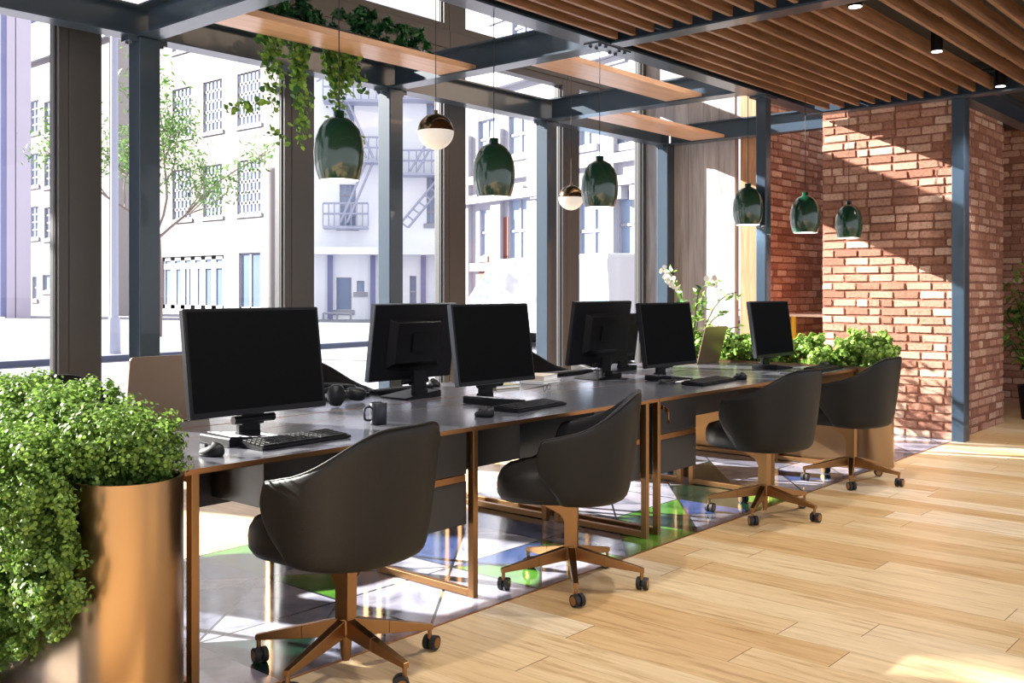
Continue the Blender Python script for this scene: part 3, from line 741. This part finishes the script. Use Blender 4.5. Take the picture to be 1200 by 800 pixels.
mouse('black mouse left of the keyboard on the second front desk', 3.425, 3.13, .2)
mouse('black mouse to the right of the third keyboard', 5.96, 3.16, -.1)
mouse('black mouse on the far front desk by the shrubs', 7.29, 3.16, .1)
mouse('black mouse on the window side under the silver-edged monitor', 4.32, 4.36, 2.9)
# mug
t = thing('mug', 'matt navy mug with a square handle on the front desk', 'mug', (2.94, 3.32, .7515), 0)
mb = MB(); mb.lathe([(0, 0), (.036, 0), (.0385, .003), (.0385, .092), (.036, .094), (.0335, .09), (.0335, .008), (0, .006)], n=36); mb.build('cup', M['navy'], t)
mb = MB(); hp = []
for a in np.linspace(-PI / 2, PI / 2, 15):
    hp.append((-.034 - .036 * abs(math.cos(a)) ** .5, .012, .048 + .03 * math.copysign(abs(math.sin(a)) ** .6, math.sin(a))))
mb.tube(hp, .0055, 8); mb.build('handle', M['navy'], t)
# headphones
t = thing('headphones', 'dark grey over-ear headphones lying beside the mug', 'headphones', (3.30, 3.99, .7515), math.radians(20)); t.scale = (1.35, 1.35, 1.35)
for (x, y, s) in ((-.055, -.0, 1), (.125, .02, -1)):
    mb = MB(); prof = [(0, -.022), (.032, -.022), (.04, -.014), (.042, 0), (.04, .014), (.03, .022), (0, .024)]
    Tm = (Matrix.Translation((x, y, .043)) @ Matrix.Rotation(PI / 2, 4, 'X') if s > 0 else Matrix.Translation((x, y, .031)) @ Matrix.Rotation(.15, 4, 'X'))
    k = MB(); k.lathe(prof, n=28); mb.add([Tm @ Vector(p) for p in k.v], k.f, True); mb.build('ear_cup', M['darkgrey'], t)
mb = MB(); pts = [(-.055, .01, .07)] + [(.035 + .105 * math.cos(a), .03 + .10 * math.sin(a), .055 + .01 * math.sin(a)) for a in np.linspace(PI * .95, .05, 16)] + [(.125, .02, .045)]
mb.tube(pts, .010, 8); mb.build('headband', M['darkgrey'], t)
# laptops
def laptop(label, x, y, rz, w=.40, d=.27, tilt=18):
    t = thing('laptop', label, 'laptop', (x, y, .7515), rz, 'open laptops')
    mb = MB(); mb.box(-w / 2, -d, 0, w / 2, 0, .012); b = mb.build('base', M['lapgold'], t, bevel=.003)
    mb = MB(); mb.box(-w / 2 + .03, -d + .11, .0121, w / 2 - .03, -.02, .0135); mb.build('keys', M['key'], b)
    T_ = Matrix.Translation((0, -.004, .013)) @ Matrix.Rotation(math.radians(-tilt), 4, 'X')
    P = []; hh = d * 1.08; r = .014
    pts = [(-w / 2, 0), (w / 2, 0), (w / 2, hh - r), (w / 2 - r * .3, hh - r * .3), (w / 2 - r, hh), (-w / 2 + r, hh), (-w / 2 + r * .3, hh - r * .3), (-w / 2, hh - r)]
    mb = MB(); mb.prism(pts, 0, .007, 'XZ', T_); mb.build('lid', M['lapgold'], t, bevel=.002)
    mb = MB(); mb.box(-w / 2 + .01, -.001, .012, w / 2 - .01, 0, hh - .01, T_); mb.build('screen', M['blackgloss'], t)
laptop('open bronze laptop seen from behind, between the leafy planter and the nearest monitor', 2.36, 4.06, PI, .41, .27, 8)
bpy.data.objects['laptop'].rotation_euler[2] = 0
laptop('open champagne laptop at the far end of the benches, in front of the shrubs', 7.165, 4.08, math.radians(3), .39, .27, 14)
# the laptops open towards the window side
for o in bpy.data.objects:
    if o.name.split('.')[0] == 'laptop': o.rotation_euler[2] += PI
# closed laptops
for (x, y, rz, lab) in ((3.50, 4.33, .05, 'closed silver-grey laptop lying flat behind the headphones'), ):
    t = thing('laptop', lab, 'laptop', (x, y, .7515), rz, 'closed laptops')
    mb = MB(); mb.box(-.18, -.11, 0, .18, .11, .012); mb.build('base', M['darkgrey'], t, bevel=.003)
    mb = MB(); mb.box(-.18, -.11, .0125, .18, .11, .02); mb.build('lid', M['silver'], t, bevel=.003)
# books
def book(label, x, y, z, rz, w, d, h, m, group='books in the stack on the window side'):
    t = thing('book', label, 'book', (x, y, z), rz, group)
    mb = MB(); mb.box(-w / 2, -d / 2, 0, w / 2, d / 2, .002); mb.box(-w / 2, -d / 2, h - .002, w / 2, d / 2, h); mb.box(-w / 2, -d / 2, .002, -w / 2 + .003, d / 2, h - .002); mb.build('cover', m, t)
    mb = MB(); mb.box(-w / 2 + .003, -d / 2 + .004, .002, w / 2 - .004, d / 2 - .004, h - .002); mb.build('pages', M['paper'], t)
book('pale thin book at the bottom of the stack behind the glasses', 4.93, 4.02, .7515, .2, .24, .17, .018, M['book2'])
book('thick tan book on top of the stack behind the glasses', 4.935, 4.03, .7700, .25, .22, .16, .032, M['book'])
book('olive book lying behind the second front-row monitor', 4.52, 4.0, .7515, -.1, .2, .15, .02, M['book3'], 'books lying on the window side')
# glasses
t = thing('eyeglasses', 'black-framed glasses lying near the stacked books', 'glasses', (4.55, 3.66, .7505), .3)
mb = MB()
for sx in (-1, 1):
    mb.tube([(sx * .032 + .024 * math.cos(a), 0, .022 + .018 * math.sin(a)) for a in np.linspace(0, 2 * PI, 20)], .002, 6)
    mb.tube([(sx * .056, 0, .03), (sx * .058, .06, .02), (sx * .052, .12, .006)], .0018, 6)
mb.tube([(-.01, 0, .028), (0, 0, .031), (.01, 0, .028)], .002, 6); mb.build('frame', M['black'], t)
# pen, phone, paper, cables
mb = MB(); mb.cyl((3.14, 4.06, .757), (3.27, 4.10, .757), .004, n=10); tag(mb.build('pen', M['silver']), 'silver pen lying on the window side left of the headphones', 'pen')
t = thing('phone', 'grey phone lying on the desk behind the third chair', 'phone', (6.60, 3.10, .7515), .4)
mb = MB(); mb.box(-.04, -.08, 0, .04, .08, .009); mb.build('phone_body', M['silver'], t, bevel=.003)
mb = MB(); mb.box(-.036, -.074, .0091, .036, .074, .0096); mb.build('screen', M['deskgrey'], t)
mb = MB(); mb.box(-.1, -.07, 0, .1, .07, .0012, Matrix.Translation((5.62, 3.36, .7515)) @ Matrix.Rotation(.5, 4, 'Z')); tag(mb.build('paper_sheet', M['paper']), 'white sheet of paper behind the third keyboard', 'paper')
mb = MB(); R = random.Random(9); pts = []
for i in range(26): pts.append((5.40 + .08 * math.cos(i * .9) + R.uniform(-.03, .03), 3.36 + .05 * math.sin(i * .9 + .5) + R.uniform(-.02, .02), .758 + .012 * abs(math.sin(i * 1.7))))
mb.tube(pts, .0045, 6); tag(mb.build('cable', M['cord']), 'coiled black cable on the desk under the middle front-row monitor', 'cable')

# ------------------------------------------------------------------ lamps
def pendant(label, x, y, zc, sc_=1.0, top=3.03):
    t = thing('pendant_lamp', label, 'pendant lamp', (x, y, zc), 0, 'green egg-shaped pendant lamps')
    s = sc_
    pr_ = [(.028, .185), (.028, .156), (.042, .151), (.076, .130), (.105, .090), (.124, .035), (.130, -.03), (.126, -.09), (.115, -.14), (.103, -.172)]
    pr_ = [(r * s, z * s) for r, z in pr_]
    mb = MB(); mb.mi = 0; mb.lathe([(0, .186 * s)] + pr_, n=48)
    b = mb.build('lamp_shade', M['green'], t, fix=False)
    mb = MB(); mb.lathe([(r - .004, z) for r, z in pr_[::-1]][:-1] + [(0, .14 * s)], n=48); mb.lathe([(pr_[-1][0], pr_[-1][1]), (pr_[-1][0] - .004, pr_[-1][1] - .001)], n=48); mb.build('inner_lining', M['white'], b, fix=False)
    mb = MB(); mb.lathe([(0, .04), (.025, .03), (.035, 0), (.025, -.028), (0, -.036)], n=20); mb.build('bulb', M['bulb'], t)
    mb = MB(); mb.cyl((0, 0, .185 * s), (0, 0, top - zc), .003, n=8); mb.build('cord', M['cord'], t)
    L = bpy.data.lights.new('pendant_light', 'SPOT'); L.energy = 35; L.spot_size = math.radians(95); L.spot_blend = .5; L.color = (1, .94, .86); L.shadow_soft_size = .04
    lo = bpy.data.objects.new('pendant_light', L); COL.objects.link(lo); lo.parent = t; lo.location = (0, 0, -.06)
pendant('green egg pendant lamp nearest, over the large monitor beside the ivy', 3.31, 4.04, 2.08)
pendant('green egg pendant lamp second from left, above the second front-row monitor', 4.52, 4.05, 2.08)
pendant('green egg pendant lamp in front of the small white globe lamp', 5.66, 4.08, 2.09, top=3.0)
pendant('green egg pendant lamp in front of the grey timber wall', 7.88, 4.10, 2.08)
pendant('green egg pendant lamp in front of the recessed brick wall', 8.35, 3.79, 2.02, top=3.05)
pendant('smallest green egg pendant lamp against the brick pier', 9.05, 3.68, 1.99, .95, top=3.05)
def globe(label, x, y, z, r=.1):
    t = thing('globe_lamp', label, 'pendant lamp', (x, y, z), 0, 'globe pendant lamps')
    mb = MB(); mb.lathe([(r * math.cos(a), r * math.sin(a)) for a in np.linspace(.02, PI / 2, 14)], n=40); mb.build('metal_cap', M['brass'], t)
    mb = MB(); mb.lathe([(r * math.cos(a), r * math.sin(a)) for a in np.linspace(-PI / 2, .02, 14)], n=40); mb.build('glass_globe', M['opal'], t)
    mb = MB(); mb.cyl((0, 0, r), (0, 0, r + .02), .012, n=12); mb.build('neck', M['brass'], t)
    mb = MB(); mb.cyl((0, 0, r + .02), (0, 0, 5.6 - z), .0025, n=8); mb.build('cord', M['cord'], t)
globe('globe lamp with smoked brass top half, nearest, between two green pendants', 4.35, 4.38, 2.32, .112)
globe('small globe lamp half hidden behind a green pendant', 6.60, 5.05, 2.11, .104)
for i, (x, lab) in enumerate(((5.9, 'black cylinder ceiling spotlight at the top edge of the picture'), (7.39, 'black cylinder ceiling spotlight in the gap between slats'), (9.0, 'black cylinder ceiling spotlight nearest the front column'), (4.2, None), (2.6, None), (1.0, None))):
    if lab is None: lab = 'black cylinder ceiling spotlight out of view towards the camera'
    t = thing('ceiling_spotlight', lab, 'spotlight', (x, 2.36, 3.05), 0, 'black cylinder spotlights in the slatted ceiling')
    mb = MB(); mb.cyl((0, 0, 0), (0, 0, .236), .042, n=28); mb.build('housing', M['black'], t, bevel=.002)
    mb = MB(); mb.cyl((0, 0, -.002), (0, 0, -.0002), .038, n=28); mb.build('lens', M['disc'], t)
    L = bpy.data.lights.new('downlight', 'SPOT'); L.energy = 130; L.spot_size = math.radians(110); L.spot_blend = .6; L.color = (1, .95, .88); L.shadow_soft_size = .04
    lo = bpy.data.objects.new('downlight', L); COL.objects.link(lo); lo.parent = t; lo.location = (0, 0, -.03)

# ------------------------------------------------------------------ far corner things
t = thing('high_table', 'white high side table against the recessed brick wall', 'table', (11.0, 4.66, 0))
mb = MB(); mb.box(-.5, -.3, 1.045, .9, .3, 1.075); mb.build('tabletop', M['white'], t, bevel=.003)
M['yellow'] = mat('yellow_legs', lin((210, 190, 60)), .5)
for (x, y) in ((-.46, -.26), (.86, -.26), (-.46, .26), (.86, .26)):
    mb = MB(); mb.box(x - .02, y - .02, 0, x + .02, y + .02, 1.045); mb.build('leg', M['yellow'], t)
mb = MB(); P = [(-.16, 0), (0, .018), (.16, 0), (.16, .014), (.02, .05), (0, .035), (-.02, .055), (-.16, .016)]; mb.prism(P, -.1, .1, 'XZ', Matrix.Translation((11.35, 4.56, 1.0755))); tag(mb.build('magazine', M['paper']), 'open white magazine on the high side table', 'magazine')
# leafy plant far right
R = random.Random(3)
t = thing('potted_plant', 'bushy green pot plant at the right edge beyond the brick return', 'plant', (11.4, 2.62, 0))
mb = MB(); mb.lathe([(0, 0), (.16, 0), (.2, .35), (.19, .35), (.15, .05), (0, .05)], n=28); mb.build('pot', M['darkgrey'], t)
mb = MB(); lp, ln_ = [], []
for i in range(40):
    a = R.uniform(0, 2 * PI); rr = R.uniform(.12, .42); h = R.uniform(.75, 1.55)
    pts = [(0, 0, .3), (rr * .3 * math.cos(a), rr * .3 * math.sin(a), h * .6), (rr * .8 * math.cos(a), rr * .8 * math.sin(a), h * .92), (rr * 1.15 * math.cos(a), rr * 1.15 * math.sin(a), h * .85)]
    mb.tube(pts, .005, 5)
    for j in range(22):
        f = .35 + .65 * j / 21; q = pts[1] if f < .6 else (pts[2] if f < .85 else pts[3]); k_ = f
        lp.append((rr * 1.15 * k_ * math.cos(a) + R.gauss(0, .035), rr * 1.15 * k_ * math.sin(a) + R.gauss(0, .035), .35 + (h - .35) * min(1, k_ * 1.1) + R.gauss(0, .03))); ln_.append((R.gauss(0, .3), R.gauss(0, .3), 1))
mb.build('stem', M['stem'], t); leaves('foliage', lp, ln_, .034, M['ivy'], t, shape='leaf')
# white-flowered tall plant behind the monitors
t = thing('orchid', 'tall plant with white flowers in front of the last window', 'plant', (8.55, 5.05, 0))
mb = MB(); mb.lathe([(0, 0), (.14, 0), (.17, .38), (.16, .38), (.13, .05), (0, .05)], n=28); mb.build('pot', M['white'], t)
mb = MB(); mb.lathe([(0, .33), (.155, .34)], n=28); mb.build('soil', M['soil'], t)
mb = MB(); lp, ln_, fp, fn = [], [], [], []
for (dx, dy, h, fl_) in ((-.22, .10, 1.42, 1), (-.12, .2, 1.50, 1), (.05, -.05, 1.25, 0), (.18, -.12, 1.42, 1), (.26, -.2, 1.10, 0), (.34, -.3, 1.32, 0), (.1, .1, 1.1, 0), (.30, -.34, .98, 0), (.0, -.1, 1.36, 0)):
    pts = [(dx * (j / 8) ** 1.6, dy * (j / 8) ** 1.6, .33 + (h - .33) * math.sin(j / 8 * PI / 2)) for j in range(9)]
    mb = MB(); mb.tube(pts, .005, 6); mb.build('stem', M['stem'], t)
    for q in pts[2:]:
        for _ in range(3): lp.append((q[0] + R.gauss(0, .03), q[1] + R.gauss(0, .03), q[2] + R.gauss(0, .03))); ln_.append((-1, R.gauss(0, .5), .6))
    if fl_:
        fp, fn = [], []
        for _ in range(14): fp.append((pts[-1][0] + R.gauss(0, .035), pts[-1][1] + R.gauss(0, .035), pts[-1][2] + R.gauss(0, .03))); fn.append((-1, -.5, .2))
        leaves('flower', fp, fn, .026, M['petal'], t, shape='round', jitter=.5)
leaves('foliage', lp, ln_, .03, M['ivy'], t, shape='leaf')

# ------------------------------------------------------------------ outside
mb = MB(); mb.box(-120, 6.74, -.5, 160, 190, -.06); tag(mb.build('ground', M['road']), kind='structure')
def ray(px):
    lx = (px - 600) / F; return Vector((fw[0] + lx * rt[0], fw[1] + lx * rt[1], 0))
class Facade:
    """upright wall through point O along u; the measured px, py points of the photo are turned into metres along it"""
    def __init__(s, px0, depth, ang):
        s.O = ray(px0) * depth; s.u = Vector((math.cos(ang), math.sin(ang), 0)); s.n = Vector((s.u.y, -s.u.x, 0))
        if s.n.dot(s.O) > 0: s.n = -s.n
    def at(s, px, py):
        r = ray(px); k = s.O.dot(s.n) / r.dot(s.n); p = r * k
        return (p - s.O).dot(s.u), EYE + (HX - py) / F * k
    def pt(s, a, z, d=0): return s.O + s.u * a + s.n * d + Vector((0, 0, z))
    def box(s, mb, a0, a1, z0, z1, d0, d1):
        vs = [s.pt(a, z, d) for z in (z0, z1) for d in (d0, d1) for a in (a0, a1)]
        mb.add(vs, [(0, 2, 3, 1), (4, 5, 7, 6), (0, 1, 5, 4), (2, 6, 7, 3), (0, 4, 6, 2), (1, 3, 7, 5)])
    def wall(s, mb, a0, a1, z0, z1, holes, thick=.4, deep=1.2):
        A = sorted({a0, a1, *[h[0] for h in holes], *[h[1] for h in holes]}); Z = sorted({z0, z1, *[h[2] for h in holes], *[h[3] for h in holes]})
        A = [a for a in A if a0 <= a <= a1]; Z = [z for z in Z if z0 <= z <= z1]
        for i in range(len(A) - 1):
            for j in range(len(Z) - 1):
                ca, cz = (A[i] + A[i + 1]) / 2, (Z[j] + Z[j + 1]) / 2
                if any(h[0] < ca < h[1] and h[2] < cz < h[3] for h in holes): continue
                s.box(mb, A[i], A[i + 1], Z[j], Z[j + 1], -thick, 0)
        s.box(mb, a0, a1, z0, z1, -deep, -thick - .06)
def window(fc, par, h, nx, ny, m='pane', frame=.08, dep=.12, name='window'):
    a0, a1, z0, z1 = h; mb = MB(); fc.box(mb, a0, a1, z0, z1, -dep - .05, -dep); o = mb.build(name, M[m], par)
    mb = MB(); bw = max(.04, (a1 - a0) * .035)
    for i in range(nx + 1):
        a = a0 + (a1 - a0) * i / nx; fc.box(mb, max(a0, a - bw), min(a1, a + bw), z0, z1, -dep, -dep + .05)
    for i in range(ny + 1):
        z = z0 + (z1 - z0) * i / ny; fc.box(mb, a0, a1, max(z0, z - bw), min(z1, z + bw), -dep, -dep + .05)
    mb.build('window_bars', M['muntin'], o)
    mb = MB(); fc.box(mb, a0 - .15, a1 + .15, z0 - .22, z0, 0, .07); mb.build('sill', M['fac_white'], o)
def rect(fc, x0, y0, x1, y1):
    a0, zt0 = fc.at(x0, y0); a1, zt1 = fc.at(x1, y0); _, zb = fc.at(x0, y1); _, zb1 = fc.at(x1, y1)
    return (min(a0, a1), max(a0, a1), (zb + zb1) / 2, (zt0 + zt1) / 2)
def building(lab, fc, pxl, pxr, ztop, wins, m, extra=None):
    t = thing('building', lab, 'building')
    a0, a1 = fc.at(pxl, 340)[0], fc.at(pxr, 340)[0]; a0, a1 = min(a0, a1), max(a0, a1)
    hs = [rect(fc, *w[:4]) for w in wins]
    mb = MB(); fc.wall(mb, a0, a1, -.1, ztop, hs); mb.build('wall', M[m], t)
    for h, w in zip(hs, wins): window(fc, t, h, *w[4:])
    mb = MB(); fc.box(mb, a0, a1, ztop, ztop + .5, -1.2, .25); mb.build('cornice', M['fac_white'], t)
    return t, a0, a1
AY = PI / 2
# A: cream corner building at the far left
fA = Facade(40, 60, AY)
zr = fA.at(40, 73)[1]
wA = [(35, y0, 45, y1, 2, 4) for (y0, y1) in ((118, 155), (180, 217), (242, 278))] + [(52, y0 + 1, 60, y1 + 1, 2, 4) for (y0, y1) in ((118, 155), (180, 217), (242, 278))] + [(38, 324, 43, 350, 1, 2), (50, 322, 60, 340, 1, 1)]
tA, a0, a1 = building('cream townhouse with small sash windows at the far left of the street', fA, 21, 128, zr, wA, 'fac_cream')
fA2 = Facade(10, 50, AY)
wA2 = [(-8, 318, 3, 364, 1, 2, 'panedark')]
tA2, a0, a1 = building('lilac building with a blue door cut by the left picture edge', fA2, -60, 8, 18, wA2, 'fac_lilac')
mb = MB(); a, _ = fA2.at(6, 300); fA2.box(mb, a - .15, a + .15, 0, 18, 0, .3); mb.build('downpipe', M['roofblue'], tA2)
fR = Facade(60, 95, AY); tR, a0, a1 = building('tall slate-blue building rising behind the townhouse', fR, 5, 150, fR.at(60, 15)[1], [], 'roofblue')
# B: big cream warehouse
fB = Facade(250, 60, AY)
wB = []
for (x0, x1, nx) in ((138, 155, 4), (202, 224, 5), (238, 260, 5), (278, 305, 6)):
    xm = (x0 + x1) / 2; tt = lambda yy: HX + (yy - HX) * (1 + (xm - 292) * .00095)
    for (y0, y1) in ((84, 146), (187, 250), (-30, 36)): wB.append((x0, tt(y0), x1, tt(y1), nx, 5))
wB += [(190, 300, 262, 362, 6, 1, 'panedark'), (280, 296, 305, 361, 2, 1, 'panedark'), (138, 304, 155, 364, 2, 1, 'panedark')]
tB, a0, a1 = building('big cream warehouse with gridded factory windows across the street', fB, 121, 330, 30, wB, 'fac_cream')
hb = rect(fB, 190, 310, 262, 313); mb = MB(); fB.box(mb, hb[0], hb[1], hb[2] - .1, hb[3] + .1, -.2, -.05)
for x in (204, 214, 219, 229, 234): 
    a = fB.at(x, 340)[0]; fB.box(mb, a - .12, a + .12, 0, hb[3], -.2, -.08)
mb.build('shopfront_frame', M['muntin'], tB)
# C: pale building with fire escape
fC = Facade(450, 48, YAW - PI / 2 + .12)
wC = [(398, 216, 417, 265, 3, 4), (500, 207, 510, 262, 2, 4), (394, 325, 412, 363, 1, 1, 'panedark'), (418, 329, 427, 342, 1, 1), (480, 323, 488, 360, 1, 2, 'panedark'), (500, 110, 512, 160, 2, 4), (396, 120, 415, 168, 3, 4)]
tC, a0, a1 = building('pale blue-white building with a zigzag fire escape', fC, 331, 560, 24, wC, 'fac_grey')
mb = MB(); z = fC.at(450, 299)[1]; fC.box(mb, a0, a1, z, z + .35, 0, 1.0); mb.build('canopy', M['fac_grey'], tC)
mb = MB()
for x in (387, 437, 496):
    a = fC.at(x, 340)[0]; fC.box(mb, a - .12, a + .12, 0, z, 0, .2)
mb.build('post', M['roofblue'], tC)
mb = MB()
def rail(x0, y0, x1, y1, d=.9, r=.05):
    a, z0 = fC.at(x0, y0); b, z1 = fC.at(x1, y1); mb.tube([fC.pt(a, z0, d), fC.pt(b, z1, d)], r, 5)
for (xa, xb, yd) in ((380, 432, 266), (395, 470, 190), (470, 540, 205), (380, 450, 120), (470, 540, 118)):
    a, z0 = fC.at(xa, yd); b, _ = fC.at(xb, yd); fC.box(mb, a, b, z0 - .12, z0, 0, 1.1)
    rail(xa, yd - 26, xb, yd - 26); rail(xa, yd - 14, xb, yd - 14)
    for k in range(9): x = xa + (xb - xa) * k / 8; rail(x, yd - 26, x, yd, r=.03)
for (xa, ya, xb, yb) in ((400, 262, 430, 192), (408, 262, 438, 192), (430, 188, 400, 122), (438, 188, 408, 122), (478, 268, 530, 205), (470, 262, 522, 200), (480, 203, 530, 120), (488, 203, 538, 120), (372, 100, 440, 60), (440, 110, 380, 40), (480, 110, 530, 40)):
    rail(xa, ya, xb, yb, r=.06)
for k in range(8): rail(478 + 6.5 * k, 268 - 8 * k, 470 + 6.5 * k, 262 - 8 * k, r=.04)
mb.build('fire_escape', M['pole'], tC)
mb = MB()
rail(384, 365, 414, 366, 3, .05); rail(384, 377, 414, 378, 3, .05)
for x in (384, 399, 414): a, _ = fC.at(x, 370); mb.tube([fC.pt(a, -.06, 3), fC.pt(a, fC.at(x, 365)[1], 3)], .05, 6)
tag(mb.build('guard_rail', M['muntin']), 'white tubular guard rail on the pavement across the street', 'railing')
# D: brick and white building with sash windows
fD = Facade(700, 32, math.radians(77))
wD = [(596, 232, 620, 308, 2, 2), (562, 245, 570, 300, 1, 2), (678, 235, 712, 305, 2, 2), (724, 222, 757, 303, 2, 2), (636, 235, 656, 305, 2, 2),
      (596, 133, 622, 180, 2, 2), (560, 140, 580, 185, 2, 2), (678, 128, 697, 170, 2, 2), (717, 128, 745, 168, 2, 2), (575, 0, 590, 20, 1, 1), (600, 10, 625, 50, 2, 2), (690, 20, 730, 70, 2, 2)]
tD, a0, a1 = building('white-pilastered brick building with tall sash windows behind the van', fD, 545, 800, 16, wD, 'fac_white')
mb = MB()
for (x0, y0, x1, y1) in ((622, 260, 634, 306), (562, 300, 596, 345), (578, 255, 596, 306), (622, 120, 640, 200), (657, 240, 664, 320), (640, 310, 664, 345), (620, 36, 640, 60)):
    h = rect(fD, x0, y0, x1, y1); fD.box(mb, h[0], h[1], h[2], h[3], 0, .03)
mb.build('brickwork', M['fac_brick'], tD)
mb = MB()
for (y, d) in ((222, .35), (195, .2), (72, .3), (314, .15)):
    z0 = fD.at(700, y)[1]; fD.box(mb, a0, a1, z0, z0 + .3, 0, d)
mb.build('string_course', M['fac_white'], tD)
mb = MB()
for x in (548, 585, 628, 665, 716, 762):
    a = fD.at(x, 300)[0]; fD.box(mb, a - .3, a + .3, 0, 7.2, 0, .18)
mb.build('pilaster', M['fac_white'], tD)
mb = MB()
for x in (600, 607, 616, 634, 684, 704, 730, 752):
    a, z0 = fD.at(x, 228); fD.box(mb, a - .22, a + .22, z0 - .15, z0 + .3, 0, .3)
mb.build('window_blind_scallops', M['fac_white'], tD)

# van
vc = ray(660) * 24.5
t = thing('van', 'white delivery van with a pale blue rear panel parked across the street', 'van', (vc.x, vc.y, -.06), math.radians(77))
# local: nose towards +X
prof = [(2.45, .35), (2.5, .75), (2.4, 1.0), (1.75, 1.22), (1.05, 2.0), (.7, 2.18), (-2.5, 2.22), (-2.55, .4)]
mb = MB(); mb.prism(prof, -.98, .98, 'XZ'); mb.build('van_body', M['van'], t, bevel=.08, seg=3); t.location = (vc.x + .1, vc.y + .45, -.06); t.scale = (1.28, 1, 1.0)
mb = MB()
for sy in (-1, 1):
    mb.add([(1.65, sy * .985, 1.2), (.95, sy * .985, 1.2), (.95, sy * .985, 1.85), (1.12, sy * .985, 1.85)], [(0, 1, 2, 3)])
mb.add([(1.74, -.85, 1.24), (1.74, .85, 1.24), (1.1, .8, 1.97), (1.1, -.8, 1.97)], [(0, 1, 2, 3)])
mb.build('van_window', M['pane'], t)
mb = MB()
for sy in (-1, 1): mb.box(-2.5, sy * .982 - .006, .5, -1.5, sy * .982 + .006, 2.1)
mb.build('side_panel', M['vanblue'], t)
for (x, sy) in ((1.55, -1), (1.55, 1), (-1.6, -1), (-1.6, 1)):
    mb = MB(); mb.cyl((x, sy * .80, .34), (x, sy * 1.0, .34), .34, n=28); w_ = mb.build('wheel', M['rubber'], t)
    mb = MB(); mb.cyl((x, sy * 1.0, .34), (x, sy * 1.01, .34), .2, n=20); mb.build('hubcap', M['silver'], w_)
# lamp post and tree
p = ray(134) * 22; t = thing('street_pole', 'tall lilac-grey street pole seen through the left window', 'pole', (p.x, p.y, -.06))
mb = MB(); mb.cyl((0, 0, 0), (0, 0, 9), .09, .07, n=16); mb.cyl((0, 0, 0), (0, 0, .8), .14, .12, n=16); mb.build('shaft', M['pole'], t)
p = ray(186) * 30; t = thing('street_tree', 'young street tree with sparse pale green leaves outside the left windows', 'tree', (p.x, p.y, -.06))
R = random.Random(21); mb = MB(); tips = []
def branch(p, d, L, r, depth):
    pts = [Vector(p)]; dd = Vector(d).normalized()
    for i in range(5): dd = (dd + Vector((R.gauss(0, .12), R.gauss(0, .12), R.gauss(.03, .06)))).normalized(); pts.append(pts[-1] + dd * L / 5)
    mb.tube(pts, r, 6, .5)
    if depth == 0: tips.extend(pts[1:]); return
    for k in range(4 if depth > 1 else 3):
        q = pts[R.randint(2, 5)]; nd = (dd + Vector((R.gauss(0, .6), R.gauss(0, .6), R.gauss(.15, .3)))).normalized(); branch(q, nd, L * .62, r * .5, depth - 1)
mb.tube([(0, 0, 0), (.05, 0, 1.5), (.0, .05, 3.1)], .10, 8, .8)
for a in np.linspace(0, 2 * PI, 6)[:-1]: branch((0, .05, 2.9 + R.random() * .4), (math.cos(a) * .9, math.sin(a) * .9, .8), 2.7, .05, 2)
mb.build('trunk', M['bark'], t)
lp = [(q.x + R.gauss(0, .22), q.y + R.gauss(0, .22), q.z + R.gauss(0, .22)) for q in tips for _ in range(16)]
leaves('foliage', lp, [(0, 0, 1)] * len(lp), .055, M['treeleaf'], t, shape='leaf', jitter=1.0)
t = thing('street_tree', 'added unseen street tree that shades the wood floor, beyond the left picture edge', 'tree', (.95, 12.0, -.06))  # extra tree out of view, added so its crown dims the floor's sun patch
mb = MB(); mb.tube([(0, 0, 0), (.05, 0, 2), (0, .05, 4.9)], .13, 8, .7)
for a in np.linspace(0, 2 * PI, 8)[:-1]: mb.tube([(0, 0, 4.2), (.5 * math.cos(a), .5 * math.sin(a), 5.1), (1.0 * math.cos(a), 1.0 * math.sin(a), 5.9)], .05, 6, .5)
mb.build('trunk', M['bark'], t)
P_, N_ = clumps([(0, 0, 6.2, 1.55, 1.5, 1.5), (.5, 0, 5.6, 1.0, 1.0, .9), (-.4, 0, 5.7, 1.0, 1.0, .9), (.2, .2, 6.0, .8, .8, .8)], 2200)
leaves('foliage', P_, N_, .085, M['treeleaf'], t, shape='leaf', jitter=.8)
mb = MB(); c = ray(300) * 18; d_ = Vector((1, .05, 0)).normalized(); n_ = Vector((-d_.y, d_.x, 0))
c = Vector((12, 19, 0))
mb.add([c + d_ * a + n_ * b + Vector((0, 0, z)) for z in (-.06, .06) for b in (-.15, .15) for a in (-30, 40)], [(0, 2, 3, 1), (4, 5, 7, 6), (0, 1, 5, 4), (2, 6, 7, 3), (0, 4, 6, 2), (1, 3, 7, 5)])
tag(mb.build('trim_5', M['kerb']), kind='structure')

# ------------------------------------------------------------------ light
w = bpy.data.worlds.new('sky'); sc.world = w; w.use_nodes = True
bg = w.node_tree.nodes['Background']; bg.inputs[0].default_value = (.90, .92, 1.0, 1); bg.inputs[1].default_value = 1.35
S = bpy.data.lights.new('sun', 'SUN'); S.energy = 34; S.angle = math.radians(.6); S.color = (1, .95, .88)
so = bpy.data.objects.new('sun', S); COL.objects.link(so)
so.rotation_euler = Vector((.365, -1, -.455)).to_track_quat('-Z', 'Y').to_euler()
